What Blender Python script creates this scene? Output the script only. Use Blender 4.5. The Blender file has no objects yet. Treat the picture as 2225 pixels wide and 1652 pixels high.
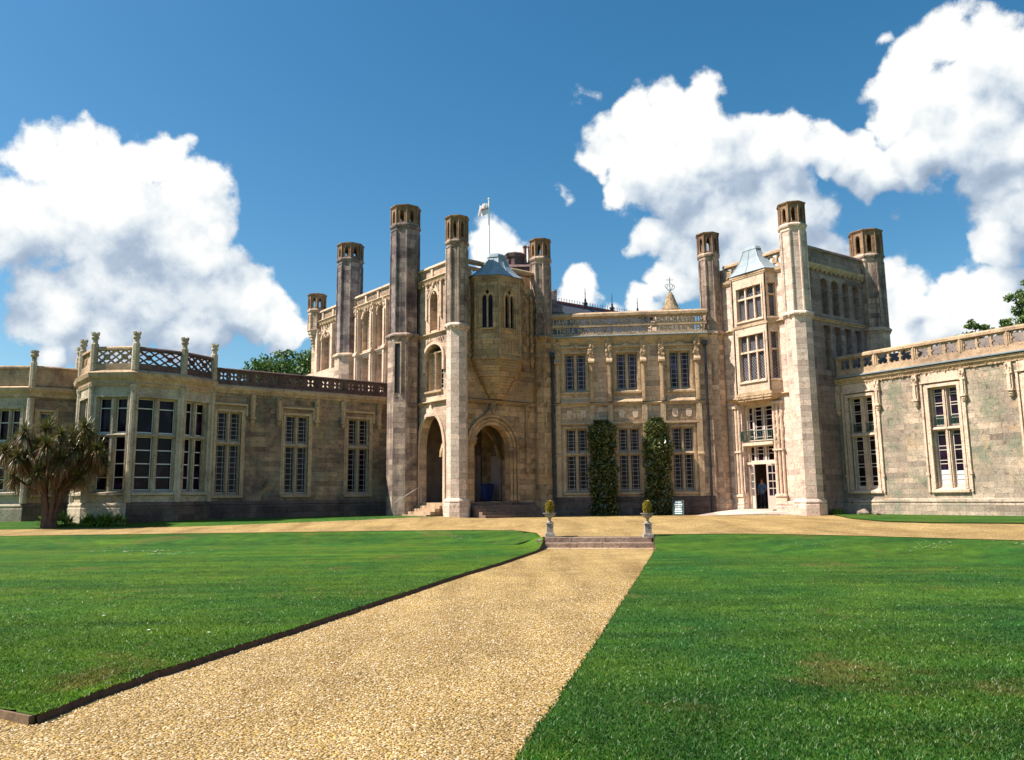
import bpy, bmesh, math, random
import numpy as np
from mathutils import Vector, Matrix
from mathutils.geometry import tessellate_polygon
random.seed(7); rng = np.random.default_rng(7)
S = bpy.context.scene
COL = S.collection
R = math.radians
# ------------------------------------------------------------------ camera
F_PX, IMG_W, IMG_H, HORIZON, ROLL, EYE = 1715.0, 2224.0, 1652.0, 1081.0, 0.0105, 1.65
pitch = math.atan((HORIZON - IMG_H / 2) / F_PX)
cam_d = bpy.data.cameras.new("camera"); cam = bpy.data.objects.new("camera", cam_d); COL.objects.link(cam)
cam_d.sensor_fit = 'HORIZONTAL'; cam_d.sensor_width = 36.0; cam_d.lens = 36.0 * F_PX / IMG_W
cam_d.clip_start = 0.1; cam_d.clip_end = 3000
fw = Vector((0, math.cos(pitch), math.sin(pitch))); up0 = Vector((0, -math.sin(pitch), math.cos(pitch))); rt0 = Vector((1, 0, 0))
rt = math.cos(ROLL) * rt0 - math.sin(ROLL) * up0; up = math.sin(ROLL) * rt0 + math.cos(ROLL) * up0
cam.matrix_world = Matrix(((rt.x, up.x, -fw.x, 0), (rt.y, up.y, -fw.y, 0), (rt.z, up.z, -fw.z, EYE), (0, 0, 0, 1)))
S.camera = cam
def px_dir(x, y):
    d = fw + rt * ((x - IMG_W / 2) / F_PX) - up * ((y - IMG_H / 2) / F_PX)
    return d.normalized()
# ------------------------------------------------------------------ light
SUN_DIR = Vector((-0.60, -0.095, 0.79)).normalized()           # towards the sun
sun_elev = math.asin(SUN_DIR.z); sun_az = math.atan2(SUN_DIR.x, SUN_DIR.y)
sd = bpy.data.lights.new("sun", 'SUN'); sd.energy = 5.0; sd.angle = R(0.5); sd.color = (1.0, 0.93, 0.82)
so = bpy.data.objects.new("sun", sd); COL.objects.link(so); so.rotation_euler = SUN_DIR.to_track_quat('Z', 'Y').to_euler(); so.location = SUN_DIR * 80
S.view_settings.view_transform = 'Standard'; S.view_settings.look = 'None'; S.view_settings.gamma = 1.0
S.view_settings.exposure = 0.95
S.view_settings.use_curve_mapping = False
S.cycles.use_denoising = True
S.cycles.max_bounces = 6; S.cycles.diffuse_bounces = 3; S.cycles.glossy_bounces = 3; S.cycles.transmission_bounces = 3; S.cycles.transparent_max_bounces = 8
S.cycles.caustics_reflective = False; S.cycles.caustics_refractive = False
# ------------------------------------------------------------------ sky with cumulus clouds
W = bpy.data.worlds.new("World"); S.world = W; W.use_nodes = True
nt = W.node_tree; nt.nodes.clear()
try:
    W.cycles.sampling_method = 'MANUAL'; W.cycles.sample_map_resolution = 256
except Exception: pass
CLOUDS = [ # image x, y, radius  (directions of the cloud heaps, measured in the photograph)
 (70,325,78),(150,310,70),(230,330,75),(300,345,62),(365,335,55),(420,410,80),(455,455,62),(250,460,165),(60,470,150),(380,520,115),
 (300,620,150),(470,640,95),(548,662,70),(600,708,52),(640,722,24),(130,650,110),(10,520,110),(110,765,50),(250,715,110),(420,725,75),(480,500,40),
 (1528,222,62),(1470,240,70),(1380,275,70),(1325,320,65),(1285,360,40),(1420,350,115),(1545,330,105),(1630,330,75),(1710,335,66),(1780,330,60),(1860,325,60),
 (1940,235,75),(1985,150,72),(2065,105,80),(2150,125,88),(2224,160,105),(2100,250,135),(2000,340,75),(2200,330,115),(2215,470,75),(1900,365,55),
 (1480,420,70),(1345,415,40),(1560,480,105),(1625,560,110),(1500,560,68),(1720,520,85),(1480,620,55),(1700,600,95),(1770,590,70),
 (2180,520,52),(2030,660,80),(2130,660,90),(1960,700,90),(2205,650,75),(2060,730,100),(1930,600,40),
 (1690,470,115),(1785,555,72),(1440,520,60),(2205,430,80),(2190,530,62),(1985,625,75),(2085,612,52),(2165,705,115),(2000,745,105),(1262,205,46,.45),(1290,155,34,.42),(1320,170,26,.36),(1258,625,58),(1215,650,40),(1400,672,45),(1345,676,32),(1065,548,55),(1112,548,34),(1900,92,24,.40),(1955,102,28,.42),(1940,455,26,.38),(1235,425,22,.34)]
def N(tree, t, **kw):
    n = tree.nodes.new(t)
    for k, v in kw.items(): setattr(n, k, v)
    return n
g = bpy.data.node_groups.new("cloud_density", 'ShaderNodeTree')
g.interface.new_socket("Vector", in_out='INPUT', socket_type='NodeSocketVector')
g.interface.new_socket("Density", in_out='OUTPUT', socket_type='NodeSocketFloat'); g.interface.new_socket("Heap", in_out='OUTPUT', socket_type='NodeSocketFloat')
gi = N(g, 'NodeGroupInput'); go = N(g, 'NodeGroupOutput')
# warp the direction a little so that heaps are not round
wn = N(g, 'ShaderNodeTexNoise'); wn.inputs['Scale'].default_value = 7.0; wn.inputs['Detail'].default_value = 3
g.links.new(gi.outputs[0], wn.inputs['Vector'])
ws = N(g, 'ShaderNodeVectorMath', operation='SUBTRACT'); ws.inputs[1].default_value = (.5, .5, .5); g.links.new(wn.outputs['Color'], ws.inputs[0])
wm = N(g, 'ShaderNodeVectorMath', operation='SCALE'); wm.inputs['Scale'].default_value = 0.075; g.links.new(ws.outputs[0], wm.inputs[0])
wa = N(g, 'ShaderNodeVectorMath', operation='ADD'); g.links.new(gi.outputs[0], wa.inputs[0]); g.links.new(wm.outputs[0], wa.inputs[1])
w2 = N(g, 'ShaderNodeTexNoise'); w2.inputs['Scale'].default_value = 24.0; w2.inputs['Detail'].default_value = 2; g.links.new(gi.outputs[0], w2.inputs['Vector'])
w2s = N(g, 'ShaderNodeVectorMath', operation='MULTIPLY_ADD'); w2s.inputs[1].default_value = (.045, .045, .045); g.links.new(w2.outputs['Color'], w2s.inputs[0])
w2b = N(g, 'ShaderNodeVectorMath', operation='SUBTRACT'); w2b.inputs[1].default_value = (.0225, .0225, .0225); g.links.new(wa.outputs[0], w2b.inputs[0]); g.links.new(w2b.outputs[0], w2s.inputs[2]); wa = w2s
prev = None
for (x, y, r, *st_) in CLOUDS:
    st_ = st_[0] if st_ else 1.0
    d = px_dir(x, y)
    q = 1.0 / (1.0 + ((x - 1112) / F_PX) ** 2 * 0.8 + ((y - 826) / F_PX) ** 2 * 0.8)
    rr = r / F_PX * q * 1.16
    dn = N(g, 'ShaderNodeVectorMath', operation='DISTANCE'); dn.inputs[1].default_value = d; g.links.new(wa.outputs[0], dn.inputs[0])
    mm = N(g, 'ShaderNodeMath', operation='MULTIPLY_ADD'); mm.inputs[1].default_value = -st_ / rr; mm.inputs[2].default_value = st_ - (1 - st_) * .25
    g.links.new(dn.outputs['Value'], mm.inputs[0])
    if prev is None: prev = mm
    else:
        mx = N(g, 'ShaderNodeMath', operation='SMOOTH_MAX'); mx.inputs[2].default_value = 0.09
        g.links.new(prev.outputs[0], mx.inputs[0]); g.links.new(mm.outputs[0], mx.inputs[1]); prev = mx
cl = N(g, 'ShaderNodeClamp'); cl.inputs['Min'].default_value = -0.6; cl.inputs['Max'].default_value = 1.0; g.links.new(prev.outputs[0], cl.inputs[0])
fn = N(g, 'ShaderNodeTexNoise'); fn.inputs['Scale'].default_value = 15.0; fn.inputs['Detail'].default_value = 9; fn.inputs['Roughness'].default_value = 0.64
g.links.new(gi.outputs[0], fn.inputs['Vector'])
fm = N(g, 'ShaderNodeMath', operation='MULTIPLY_ADD'); fm.inputs[1].default_value = 1.45; fm.inputs[2].default_value = -0.68; g.links.new(fn.outputs['Fac'], fm.inputs[0])
fa = N(g, 'ShaderNodeMath', operation='ADD'); g.links.new(cl.outputs[0], fa.inputs[0]); g.links.new(fm.outputs[0], fa.inputs[1])
g.links.new(fa.outputs[0], go.inputs[0]); g.links.new(cl.outputs[0], go.inputs[1])
tc = N(nt, 'ShaderNodeTexCoord')
sky = N(nt, 'ShaderNodeTexSky', sky_type='NISHITA', sun_disc=False, sun_elevation=sun_elev, sun_rotation=sun_az)
sky.altitude = 20; sky.air_density = 1.0; sky.dust_density = 0.75; sky.ozone_density = 1.6
hs = N(nt, 'ShaderNodeHueSaturation'); hs.inputs['Saturation'].default_value = 1.36; hs.inputs['Value'].default_value = 1.02; hs.inputs['Hue'].default_value = 0.488
nt.links.new(sky.outputs[0], hs.inputs['Color'])
d0 = N(nt, 'ShaderNodeGroup'); d0.node_tree = g; nt.links.new(tc.outputs['Generated'], d0.inputs[0])
off = N(nt, 'ShaderNodeVectorMath', operation='ADD'); off.inputs[1].default_value = (-0.032, 0.0, 0.062); nt.links.new(tc.outputs['Generated'], off.inputs[0])
d1 = N(nt, 'ShaderNodeGroup'); d1.node_tree = g; nt.links.new(off.outputs[0], d1.inputs[0])
mask = N(nt, 'ShaderNodeMapRange', interpolation_type='SMOOTHSTEP'); mask.inputs['From Min'].default_value = 0.0; mask.inputs['From Max'].default_value = 0.30
nt.links.new(d0.outputs[0], mask.inputs['Value'])
# light reaches a point of the cloud through what lies between it and the sun
dl = N(nt, 'ShaderNodeMath', operation='SUBTRACT'); nt.links.new(d0.outputs[1], dl.inputs[0]); nt.links.new(d1.outputs[1], dl.inputs[1])
sh1 = N(nt, 'ShaderNodeMath', operation='MULTIPLY_ADD'); sh1.inputs[1].default_value = 0.62; sh1.inputs[2].default_value = 0.50; nt.links.new(dl.outputs[0], sh1.inputs[0])
o2 = N(nt, 'ShaderNodeVectorMath', operation='ADD'); o2.inputs[1].default_value = (-0.008, 0.0, 0.016); nt.links.new(tc.outputs['Generated'], o2.inputs[0])
em = []
for v_ in (tc.outputs['Generated'], o2.outputs[0]):
    q = N(nt, 'ShaderNodeTexNoise'); q.inputs['Scale'].default_value = 15.0; q.inputs['Detail'].default_value = 6; q.inputs['Roughness'].default_value = 0.58; nt.links.new(v_, q.inputs['Vector']); em.append(q)
dq = N(nt, 'ShaderNodeMath', operation='SUBTRACT'); nt.links.new(em[0].outputs['Fac'], dq.inputs[0]); nt.links.new(em[1].outputs['Fac'], dq.inputs[1])
sh2 = N(nt, 'ShaderNodeMath', operation='MULTIPLY_ADD'); sh2.inputs[1].default_value = 1.25; nt.links.new(dq.outputs[0], sh2.inputs[0]); nt.links.new(sh1.outputs[0], sh2.inputs[2])
big = N(nt, 'ShaderNodeTexNoise'); big.inputs['Scale'].default_value = 6.5; big.inputs['Detail'].default_value = 3; nt.links.new(tc.outputs['Generated'], big.inputs['Vector'])
shade = N(nt, 'ShaderNodeMath', operation='MULTIPLY_ADD', use_clamp=True); shade.inputs[1].default_value = 0.9; nt.links.new(big.outputs['Fac'], shade.inputs[0])
sb = N(nt, 'ShaderNodeMath', operation='SUBTRACT'); sb.inputs[1].default_value = 0.49; nt.links.new(sh2.outputs[0], sb.inputs[0]); nt.links.new(sb.outputs[0], shade.inputs[2])
ramp = N(nt, 'ShaderNodeValToRGB'); e = ramp.color_ramp.elements
e[0].position = 0.0; e[0].color = (2.3, 2.85, 3.8, 1); e[1].position = 0.80; e[1].color = (7.3, 7.4, 7.3, 1)
m = ramp.color_ramp.elements.new(0.30); m.color = (3.3, 4.0, 4.95, 1)
m = ramp.color_ramp.elements.new(0.55); m.color = (5.5, 6.0, 6.4, 1)
nt.links.new(shade.outputs[0], ramp.inputs[0])
mixc = N(nt, 'ShaderNodeMix', data_type='RGBA'); nt.links.new(mask.outputs[0], mixc.inputs['Factor'])
nt.links.new(hs.outputs[0], mixc.inputs[6]); nt.links.new(ramp.outputs[0], mixc.inputs[7])
bg = N(nt, 'ShaderNodeBackground'); bg.inputs['Strength'].default_value = 0.072; nt.links.new(mixc.outputs[2], bg.inputs['Color'])
wo = N(nt, 'ShaderNodeOutputWorld'); nt.links.new(bg.outputs[0], wo.inputs['Surface'])
# ------------------------------------------------------------------ materials
def newmat(name):
    m = bpy.data.materials.new(name); m.use_nodes = True
    t = m.node_tree; t.nodes.clear()
    b = t.nodes.new('ShaderNodeBsdfPrincipled'); o = t.nodes.new('ShaderNodeOutputMaterial'); t.links.new(b.outputs[0], o.inputs[0])
    return m, t, b
def noise(t, scale, detail=4, rough=.55, vec=None, dist=0.0):
    n = t.nodes.new('ShaderNodeTexNoise'); n.inputs['Scale'].default_value = scale; n.inputs['Detail'].default_value = detail
    n.inputs['Roughness'].default_value = rough; n.inputs['Distortion'].default_value = dist
    if vec is not None: t.links.new(vec, n.inputs['Vector'])
    return n
def rampn(t, fac, stops, interp='LINEAR'):
    r = t.nodes.new('ShaderNodeValToRGB'); r.color_ramp.interpolation = interp
    el = r.color_ramp.elements
    while len(el) < len(stops): el.new(0.5)
    for e_, (p, c) in zip(el, stops): e_.position = p; e_.color = (*c, 1) if len(c) == 3 else c
    t.links.new(fac, r.inputs[0]); return r
def mix(t, fac, a, b, mode='MIX'):
    n = t.nodes.new('ShaderNodeMix'); n.data_type = 'RGBA'; n.blend_type = mode
    for s, v in ((n.inputs['Factor'], fac), (n.inputs[6], a), (n.inputs[7], b)):
        if isinstance(v, bpy.types.NodeSocket): t.links.new(v, s)
        elif isinstance(v, (int, float)): s.default_value = v
        else: s.default_value = (*v, 1)
    return n.outputs[2]
def bump(t, b, h, strength=.4, dist=.02):
    n = t.nodes.new('ShaderNodeBump'); n.inputs['Strength'].default_value = strength; n.inputs['Distance'].default_value = dist
    t.links.new(h, n.inputs['Height']); t.links.new(n.outputs[0], b.inputs['Normal']); return n
def stone(name, ca, cb, dirt, dirt_amt=.5, green=0.0, bw=.62, bh=.31, mortar=.010, blocks=True, streak=.35, warm=None, blk=1.0):
    ca, cb, dirt = [(min(.8, c[0] * 1.13), min(.75, c[1] * 1.115), min(.7, c[2] * 1.17)) for c in (ca, cb, dirt)]
    m, t, b = newmat(name)
    tcn = t.nodes.new('ShaderNodeTexCoord'); P = tcn.outputs['Object']
    uvn = t.nodes.new('ShaderNodeUVMap'); uvn.uv_map = 'UVMap'
    b.inputs['Roughness'].default_value = .9; b.inputs['Specular IOR Level'].default_value = .2
    n2 = noise(t, 2.6, 6, .6, P)
    if blocks:
        br = t.nodes.new('ShaderNodeTexBrick'); br.inputs['Scale'].default_value = 1; br.inputs['Brick Width'].default_value = bw; br.inputs['Row Height'].default_value = bh
        br.inputs['Mortar Size'].default_value = mortar; br.inputs['Mortar Smooth'].default_value = .3; br.offset = .5; br.squash = 1.0; br.inputs['Bias'].default_value = 0.0
        wv = t.nodes.new('ShaderNodeVectorMath'); wv.operation = 'MULTIPLY_ADD'
        wz = noise(t, 1.1, 2, .5, uvn.outputs[0]); t.links.new(wz.outputs['Color'], wv.inputs[0]); wv.inputs[1].default_value = (.05, .03, 0); t.links.new(uvn.outputs[0], wv.inputs[2])
        t.links.new(wv.outputs[0], br.inputs['Vector'])
        br.inputs['Color1'].default_value = (*ca, 1); br.inputs['Color2'].default_value = (*cb, 1)
        mo = tuple(c * .72 for c in ca); br.inputs['Mortar'].default_value = (*mo, 1)
        base = br.outputs['Color']
        base = mix(t, .22, base, rampn(t, n2.outputs['Fac'], [(.3, cb), (.7, ca)]).outputs[0])
        dv = t.nodes.new('ShaderNodeVectorMath'); dv.operation = 'DIVIDE'; dv.inputs[1].default_value = (bw * 2.5, bh * 1.0, 1); t.links.new(wv.outputs[0], dv.inputs[0])
        fl = t.nodes.new('ShaderNodeVectorMath'); fl.operation = 'FLOOR'; t.links.new(dv.outputs[0], fl.inputs[0])
        wh = t.nodes.new('ShaderNodeTexWhiteNoise'); wh.noise_dimensions = '2D'; t.links.new(fl.outputs[0], wh.inputs['Vector'])
        bl = rampn(t, wh.outputs['Value'], [(.0, (.56, .54, .55)), (.22, (.86, .88, .86)), (.70, (1.04, 1.02, 1.0)), (1, (1.22, 1.18, 1.12))]); base = mix(t, blk, base, bl.outputs[0], 'MULTIPLY')
    else:
        base = rampn(t, n2.outputs['Fac'], [(.3, cb), (.7, ca)]).outputs[0]
    n1 = noise(t, .55, 5, .62, P, .4)
    f1 = rampn(t, n1.outputs['Fac'], [(.42, (0, 0, 0)), (.66, (dirt_amt,) * 3)])
    base = mix(t, f1.outputs[0], base, dirt)
    # rain streaks: noise stretched along z
    mp = t.nodes.new('ShaderNodeMapping'); mp.inputs['Scale'].default_value = (2.2, 2.2, .16); t.links.new(P, mp.inputs['Vector'])
    n3 = noise(t, 1.0, 5, .6, mp.outputs[0])
    f3 = rampn(t, n3.outputs['Fac'], [(.5, (0, 0, 0)), (.72, (streak,) * 3)])
    base = mix(t, f3.outputs[0], base, tuple(c * .55 for c in dirt))
    if green > 0:
        n4 = noise(t, .8, 4, .6, P); n4.inputs['Lacunarity'].default_value = 2.3
        f4 = rampn(t, n4.outputs['Fac'], [(.5, (0, 0, 0)), (.62, (green,) * 3)])
        base = mix(t, f4.outputs[0], base, (.20, .215, .15))
    if warm:
        n6 = noise(t, 1.3, 4, .6, P, .8)
        f6 = rampn(t, n6.outputs['Fac'], [(.55, (0, 0, 0)), (.68, (.6,) * 3)])
        base = mix(t, f6.outputs[0], base, warm)
    n5 = noise(t, 14, 5, .7, P)
    f5 = rampn(t, n5.outputs['Fac'], [(.30, (.55,) * 3), (.47, (.93,) * 3), (.66, (1.16,) * 3)])
    base = mix(t, 1.0, base, f5.outputs[0], 'MULTIPLY')
    n7 = noise(t, 3.6, 6, .7, P, .3); f7 = rampn(t, n7.outputs['Fac'], [(.34, (.48, .46, .46)), (.45, (1, 1, 1))]); base = mix(t, .8, base, f7.outputs[0], 'MULTIPLY')
    t.links.new(base, b.inputs['Base Color'])
    h = t.nodes.new('ShaderNodeMath'); h.operation = 'ADD'
    t.links.new(n5.outputs['Fac'], h.inputs[0])
    if blocks:
        iv = t.nodes.new('ShaderNodeMath'); iv.operation = 'MULTIPLY'; iv.inputs[1].default_value = -.7; t.links.new(br.outputs['Fac'], iv.inputs[0]); t.links.new(iv.outputs[0], h.inputs[1])
    else: t.links.new(n2.outputs['Fac'], h.inputs[1])
    bump(t, b, h.outputs[0], .8, .04)
    return m
def plain(name, col, rough=.6, metal=0.0, var=.15, scale=8, bstr=0.0, spec=.5):
    m, t, b = newmat(name)
    tcn = t.nodes.new('ShaderNodeTexCoord'); n = noise(t, scale, 4, .6, tcn.outputs['Object'])
    lo = tuple(c * (1 - var) for c in col); hi = tuple(min(1, c * (1 + var)) for c in col)
    t.links.new(rampn(t, n.outputs['Fac'], [(.3, lo), (.7, hi)]).outputs[0], b.inputs['Base Color'])
    b.inputs['Roughness'].default_value = rough; b.inputs['Metallic'].default_value = metal; b.inputs['Specular IOR Level'].default_value = spec
    if bstr: bump(t, b, n.outputs['Fac'], bstr, .02)
    return m
M = {}
M['ashlar'] = stone('cream_ashlar', (.64, .48, .345), (.48, .345, .24), (.28, .19, .135), .5, 0.0, .62, .30, streak=.28)
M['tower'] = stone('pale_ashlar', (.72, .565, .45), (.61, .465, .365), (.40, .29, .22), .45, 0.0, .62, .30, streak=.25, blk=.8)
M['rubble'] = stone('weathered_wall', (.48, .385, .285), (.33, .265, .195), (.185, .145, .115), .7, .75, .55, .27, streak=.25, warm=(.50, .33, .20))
M['rubbledark'] = stone('lichened_shade_toned_wall', (.44, .31, .195), (.25, .18, .125), (.095, .068, .062), .85, .5, .55, .27, streak=.45, warm=(.46, .29, .12))  # base darkened to carry the left wing's shade, plus lichen and stain patches
M['dressed'] = stone('dressed_stone', (.56, .41, .255), (.43, .305, .18), (.23, .155, .10), .5, 0.0, blocks=False, streak=.3)
M['pale'] = stone('pale_dressed_stone', (.70, .54, .395), (.58, .435, .31), (.35, .25, .17), .45, 0.0, blocks=False, streak=.2)
M['porch'] = stone('ochre_ashlar', (.52, .35, .20), (.37, .245, .135), (.15, .095, .06), .6, 0.0, .62, .30, streak=.35, warm=(.47, .27, .09))  # ochre stone with the porch front's shade put into a darker base
M['grey'] = stone('grey_weathered_stone', (.40, .315, .27), (.21, .165, .155), (.055, .04, .048), .9, 0.2, .6, .3, streak=.9)
M['streaky'] = stone('streaky_turret_stone', (.54, .41, .30), (.32, .24, .19), (.11, .08, .075), .85, 0.0, .6, .3, streak=.9)
M['lantern'] = stone('brown_lichen_stone', (.33, .205, .115), (.21, .13, .075), (.085, .05, .037), .7, 0.0, blocks=False, streak=.45)
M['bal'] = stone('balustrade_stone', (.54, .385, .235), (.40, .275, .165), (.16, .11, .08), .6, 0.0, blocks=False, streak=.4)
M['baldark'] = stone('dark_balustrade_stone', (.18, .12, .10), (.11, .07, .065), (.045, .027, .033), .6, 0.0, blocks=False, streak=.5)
M['plinth'] = stone('dark_plinth_stone', (.18, .125, .10), (.12, .085, .07), (.05, .035, .036), .6, .12, .7, .33, streak=.4)  # much darker than the walls above, with sparse green patches
M['bow'] = stone('greenish_stone', (.52, .455, .33), (.42, .345, .24), (.24, .18, .12), .6, .3, blocks=False, streak=.28)
M['stepbrown'] = stone('worn_brown_steps', (.24, .165, .12), (.17, .115, .085), (.08, .055, .045), .5, 0, blocks=False, streak=.2)
M['towerside'] = stone('shade_toned_ashlar', (.36, .265, .22), (.27, .195, .165), (.15, .105, .095), .6, 0.0, .62, .30, streak=.35)  # darker copy of the tower stone: the side's shade is in the colour
M['lead'] = plain('lead_sheet', (.24, .29, .33), .55, .0, .15, 3, .15)
M['roof_brown'] = plain('brown_roof', (.13, .10, .085), .8, 0, .35, 3, .3)
M['slate'] = plain('slate', (.085, .085, .10), .5, 0, .3, 6, .3)
M['white'] = plain('white_paint', (.78, .76, .70), .5, 0, .05, 20)
M['cream'] = plain('cream_paint', (.56, .47, .40), .5, 0, .06, 12)
M['greyw'] = plain('shade_greyed_bars', (.34, .30, .29), .5, 0, .1, 20)  # white bars toned down to grey, so shade is painted into them
M['iron'] = plain('dark_green_iron', (.03, .075, .06), .45, .3, .2, 10)
M['pipe'] = plain('dark_downpipe_paint', (.018, .018, .026), .4, .2, .2, 6)
M['metal'] = plain('galvanised_rail', (.42, .40, .37), .4, .8, .1, 10)
M['vane'] = plain('verdigris_metal', (.14, .20, .20), .5, .5, .2, 10)
M['tile'] = stone('stone_scale_tiles', (.42, .30, .18), (.30, .21, .12), (.18, .12, .08), .4, 0, .22, .16, .02)
M['terracotta'] = plain('terracotta', (.26, .10, .06), .8, 0, .25, 8, .2)
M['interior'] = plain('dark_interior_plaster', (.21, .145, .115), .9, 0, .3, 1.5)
M['pinkplaster'] = plain('pink_plaster', (.42, .30, .29), .9, 0, .15, 2)
M['crest'] = plain('red_ridge_tile', (.22, .05, .05), .8, 0, .3, 4)
M['curtain'] = plain('white_blind', (.70, .74, .76), .8, 0, .06, 5)
def glassmat(name, lattice=False, tint=(.012, .006, .016)):
    m, t, b = newmat(name)
    tcn = t.nodes.new('ShaderNodeTexCoord'); n = noise(t, 1.1, 4, .6, tcn.outputs['Object'])
    base = rampn(t, n.outputs['Fac'], [(.35, tuple(c * .35 for c in tint)), (.55, tint), (.72, tuple(c * 4.0 for c in tint))]).outputs[0]  # mottled tint paints soft reflection patches into the pane colour
    rough = None
    if lattice:
        uvn = t.nodes.new('ShaderNodeUVMap'); uvn.uv_map = 'UVMap'
        mp = t.nodes.new('ShaderNodeMapping'); mp.inputs['Rotation'].default_value = (0, 0, R(45)); t.links.new(uvn.outputs[0], mp.inputs['Vector'])
        br = t.nodes.new('ShaderNodeTexBrick'); br.inputs['Scale'].default_value = 1; br.inputs['Brick Width'].default_value = .13; br.inputs['Row Height'].default_value = .13; br.offset = 0
        br.inputs['Mortar Size'].default_value = .010; br.inputs['Mortar Smooth'].default_value = .1; t.links.new(mp.outputs[0], br.inputs['Vector'])
        base = mix(t, br.outputs['Fac'], base, (.30, .28, .29))
        b.inputs['Roughness'].default_value = .15
    else: b.inputs['Roughness'].default_value = .06
    b.inputs['Specular IOR Level'].default_value = .12
    t.links.new(base, b.inputs['Base Color']); b.inputs['IOR'].default_value = 1.5
    bump(t, b, n.outputs['Fac'], .12, .02)
    return m
M['glass'] = glassmat('window_glass'); M['glass_blue'] = glassmat('window_glass_blue', False, (.035, .032, .075)); M['glass_warm'] = glassmat('window_glass_warm', False, (.016, .009, .010)); M['lattice'] = glassmat('leaded_glass', True, (.03, .028, .045))
def leafmat(name, ca, cb, cc, rough=.5, trans=.25, spec=.4, dry=False):
    m, t, b = newmat(name)
    gi_ = t.nodes.new('ShaderNodeNewGeometry'); n = noise(t, 1.2, 3, .6, None)
    tcn = t.nodes.new('ShaderNodeTexCoord'); t.links.new(tcn.outputs['Object'], n.inputs['Vector'])
    r = rampn(t, gi_.outputs['Random Per Island'], [(0, ca), (.55, cb), (1, cc)])
    mu = rampn(t, n.outputs['Fac'], [(.35, (.7, .7, .7)), (.65, (1.15, 1.15, 1.15))])
    base = mix(t, 1.0, r.outputs[0], mu.outputs[0], 'MULTIPLY')
    if dry:
        a_ = noise(t, .35, 4, .6, tcn.outputs['Object']); base = mix(t, 1.0, base, rampn(t, a_.outputs['Fac'], [(.38, (.62, .74, .85)), (.62, (1.25, 1.08, .85))]).outputs[0], 'MULTIPLY')
        d_ = noise(t, .42, 5, .68, tcn.outputs['Object'], .6); base = mix(t, rampn(t, d_.outputs['Fac'], [(.57, (0, 0, 0)), (.70, (.75,) * 3)]).outputs[0], base, (.24, .165, .05))
        mp = t.nodes.new('ShaderNodeMapping'); mp.inputs['Scale'].default_value = (.12, 1.1, 1); mp.inputs['Rotation'].default_value = (0, 0, R(-6)); t.links.new(tcn.outputs['Object'], mp.inputs['Vector'])
        st = noise(t, 1.0, 3, .5, mp.outputs[0]); base = mix(t, 1.0, base, rampn(t, st.outputs['Fac'], [(.35, (.70, .74, .74)), (.65, (1.2, 1.15, 1.1))]).outputs[0], 'MULTIPLY')
    t.links.new(base, b.inputs['Base Color']); b.inputs['Roughness'].default_value = rough; b.inputs['Specular IOR Level'].default_value = spec
    if trans:
        tr = t.nodes.new('ShaderNodeBsdfTranslucent'); t.links.new(base, tr.inputs['Color'])
        ms = t.nodes.new('ShaderNodeMixShader'); ms.inputs[0].default_value = trans
        o = [x for x in t.nodes if x.type == 'OUTPUT_MATERIAL'][0]
        t.links.new(b.outputs[0], ms.inputs[1]); t.links.new(tr.outputs[0], ms.inputs[2]); t.links.new(ms.outputs[0], o.inputs[0])
    return m
M['leaf_tree'] = leafmat('tree_leaves', (.035, .085, .015), (.075, .15, .03), (.15, .22, .05))
M['leaf_far'] = leafmat('distant_tree_leaves', (.075, .125, .03), (.13, .20, .045), (.21, .28, .08))
M['leaf_mag'] = leafmat('magnolia_leaves', (.035, .055, .012), (.075, .10, .02), (.21, .21, .055), .25, .15, .8)
M['leaf_cord'] = leafmat('sword_leaves', (.045, .07, .018), (.11, .115, .03), (.28, .21, .07), .35, .15, .6)
M['leaf_dead'] = leafmat('dry_sword_leaves', (.16, .075, .03), (.235, .12, .05), (.33, .19, .085), .6, .1, .3)
M['leaf_box'] = leafmat('golden_box_leaves', (.22, .17, .012), (.38, .28, .02), (.50, .38, .05), .5, .15)
M['leaf_bed'] = leafmat('bed_plant_leaves', (.08, .17, .02), (.15, .27, .03), (.28, .38, .06), .45, .2)
M['bark'] = plain('bark', (.11, .055, .035), .9, 0, .4, 5, .6)
M['soil'] = plain('soil_edge', (.085, .042, .025), .95, 0, .4, 12, .5)
M['board'] = plain('weathered_board', (.15, .095, .05), .9, 0, .3, 14, .4)
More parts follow.
